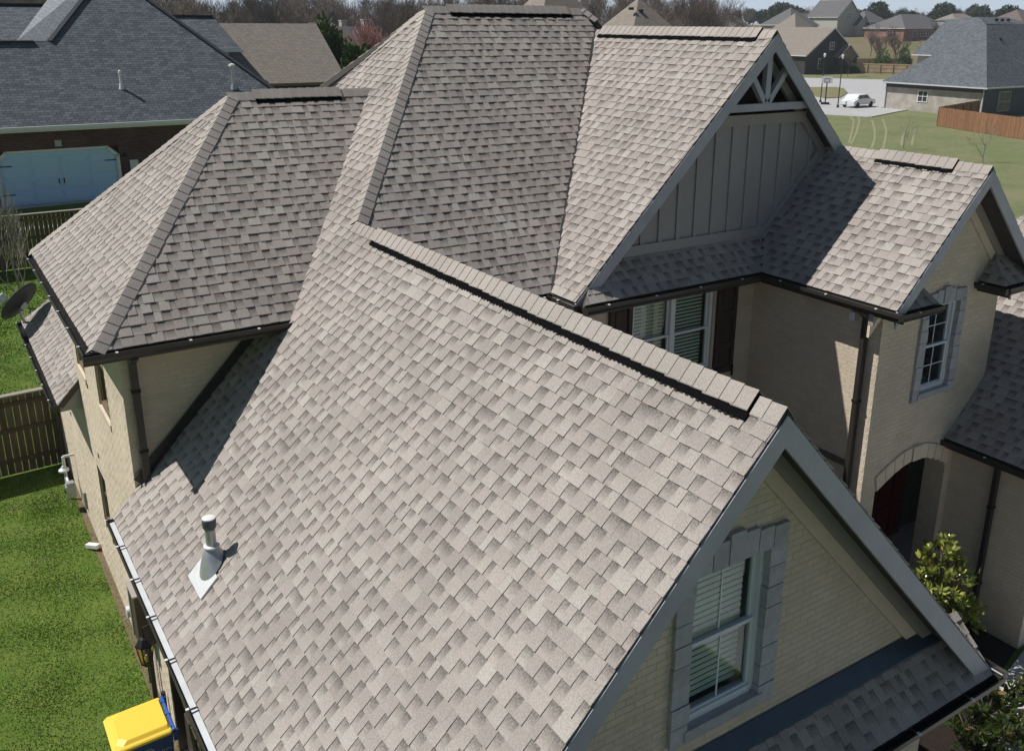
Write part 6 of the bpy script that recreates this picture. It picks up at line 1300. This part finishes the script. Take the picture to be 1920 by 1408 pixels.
def magnolia(loc, stems, lbl, seed, nl=9, size=.13, lm=None):
    rnd = random.Random(seed); t = thing('magnolia_shrub', loc, lbl, 'shrub'); st, lv = MB(), MB()
    def leaf(p, d, s):
        sd_ = d.cross(Vector((rnd.uniform(-1, 1), rnd.uniform(-1, 1), rnd.uniform(-1, 1)))).normalized(); n = d.cross(sd_); w_ = s * .21
        base = len(lv.v); P0 = p; P1a = p + d * s * .3 - n * w_ * .25; P2a = p + d * s * .7 - n * w_ * .1; P3a = p + d * s - n * w_ * .4
        lv.v += [tuple(q) for q in (P0, P1a + sd_ * w_ * .85, P1a - n * w_ * .2, P1a - sd_ * w_ * .85, P2a + sd_ * w_ * .9, P2a - n * w_ * .2, P2a - sd_ * w_ * .9, P3a)]
        for f in ((0, 1, 2), (0, 2, 3), (1, 4, 5, 2), (2, 5, 6, 3), (4, 7, 5), (5, 7, 6)): lv.f.append(tuple(base + i for i in f))
    for (x, y, z, r) in stems:
        n = int(90 * r * r * 9)
        for i in range(max(5, int(38 * r * 2))):
            d = Vector((rnd.gauss(0, 1), rnd.gauss(0, 1), rnd.gauss(.25, 1))).normalized(); e = Vector((x, y, z)) + d * r * rnd.uniform(.55, 1.05)
            s0 = Vector((x * .3, y * .3, max(.1, z * .3))).lerp(Vector((x, y, z)), rnd.uniform(.3, 1)); st.tube(s0, e, .009, .004, 4, cap=False)
            dirn = (e - s0).normalized()
            for k in range(nl):
                a = 2.4 * k; sd_ = dirn.orthogonal().normalized(); sd2 = dirn.cross(sd_); dd = (dirn * rnd.uniform(.3, 1.1) + sd_ * math.cos(a) + sd2 * math.sin(a) + Vector((0, 0, .25))).normalized()
                leaf(e - dirn * rnd.uniform(0, .16), dd, size * rnd.uniform(.7, 1.15))
    st.tube((0, 0, 0), (stems[0][0] * .5, stems[0][1] * .5, stems[0][2] * .7), .03, .015, 7)
    build('stem', st, M_BARK, t); o = build('foliage', lv, lm or M_LEAF, t); o['kind'] = 'stuff'; return t
magnolia((11.9, 6.75, 0), [(0, 0, 1.80, .34), (.15, -.1, 1.4, .46), (-.2, .05, 1.25, .36), (-.15, 0, .95, .4), (.5, -.15, .75, .36), (.25, 0, .5, .4)], 'sunlit glossy-leaved shrub growing by the entry wall behind the near gable', 5)
magnolia((10.9, 5.25, 0), [(-.5, 0, .55, .38), (0, .0, .62, .42), (.4, .15, .5, .36), (-.2, -.35, .42, .36), (.75, -.1, .62, .22), (.3, -.35, .35, .3)], 'low shaded glossy-leaved shrub below the lower right gutter corner', 6, lm=M_LEAF_SHADED)
b = MB()
# ------------------------------------------------------------------ near lawn blades
rs = np.random.RandomState(11)
def blades(n, x0, x1, y0, y1, hmax, name):
    x = rs.uniform(x0, x1, n); y = y0 + (y1 - y0) * rs.uniform(0, 1, n) ** 1.0
    cl = np.sin(x * 3.1 + y * 1.7) * np.sin(y * 2.3 - x * 1.3); keep = rs.uniform(-1.6, 1, n) < cl + .35; x, y, cl = x[keep], y[keep], cl[keep]; n = len(x)
    z = np.array([T(a, b_) for a, b_ in zip(x, y)]); h = hmax * rs.uniform(.4, 1, n) * (1 + .3 * cl); a = rs.uniform(0, 2 * math.pi, n); w_ = .0055 * (1 + (y - 6) / 12)
    lean = rs.normal(size=(n, 2)) * .5
    P0 = np.stack([x - np.cos(a) * w_, y - np.sin(a) * w_, z], 1); P1_ = np.stack([x + np.cos(a) * w_, y + np.sin(a) * w_, z], 1); P2 = np.stack([x + lean[:, 0] * h, y + lean[:, 1] * h, z + h], 1)
    V = np.stack([P0, P1_, P2], 1).reshape(-1, 3); F_ = np.arange(n * 3).reshape(-1, 3)
    o = np_mesh(name, V, F_, M_GRASS); tag(o, {'lawn_grass': 'dense green grass of the side lawn beside the bin and gutter', 'back_lawn_grass': 'green grass of the back lawn beyond the board fence'}[name], 'grass'); o['kind'] = 'stuff'
m = bpy.data.materials.new('grass_blade'); m.use_nodes = True; t = m.node_tree; b = t.nodes['Principled BSDF']; b.inputs['Roughness'].default_value = .6; b.inputs['Specular IOR Level'].default_value = .2
g = nn(t, 'ShaderNodeNewGeometry'); r = nn(t, 'ShaderNodeValToRGB'); e = r.color_ramp.elements; e[0].color = (.12, .225, .035, 1); e[1].color = (.30, .29, .13, 1); e2 = e.new(.90); e2.color = (.22, .31, .065, 1)
t.links.new(g.outputs['Random Per Island'], r.inputs[0])
nz = nn(t, 'ShaderNodeTexNoise'); nz.inputs['Scale'].default_value = .9; nz.inputs['Detail'].default_value = 3; t.links.new(g.outputs['Position'], nz.inputs['Vector'])
mr_ = nn(t, 'ShaderNodeMapRange'); mr_.inputs[1].default_value = .3; mr_.inputs[2].default_value = .7; mr_.inputs[3].default_value = .8; mr_.inputs[4].default_value = 1.5; t.links.new(nz.outputs[0], mr_.inputs[0])
hs = nn(t, 'ShaderNodeHueSaturation'); t.links.new(r.outputs[0], hs.inputs['Color']); t.links.new(mr_.outputs[0], hs.inputs['Value']); t.links.new(hs.outputs[0], b.inputs['Base Color']); M_GRASS = m
blades(190000, -3.2, 1.72, 6, 21, .030, 'lawn_grass')
blades(70000, -2.5, 4.5, 21.2, 34, .055, 'back_lawn_grass')
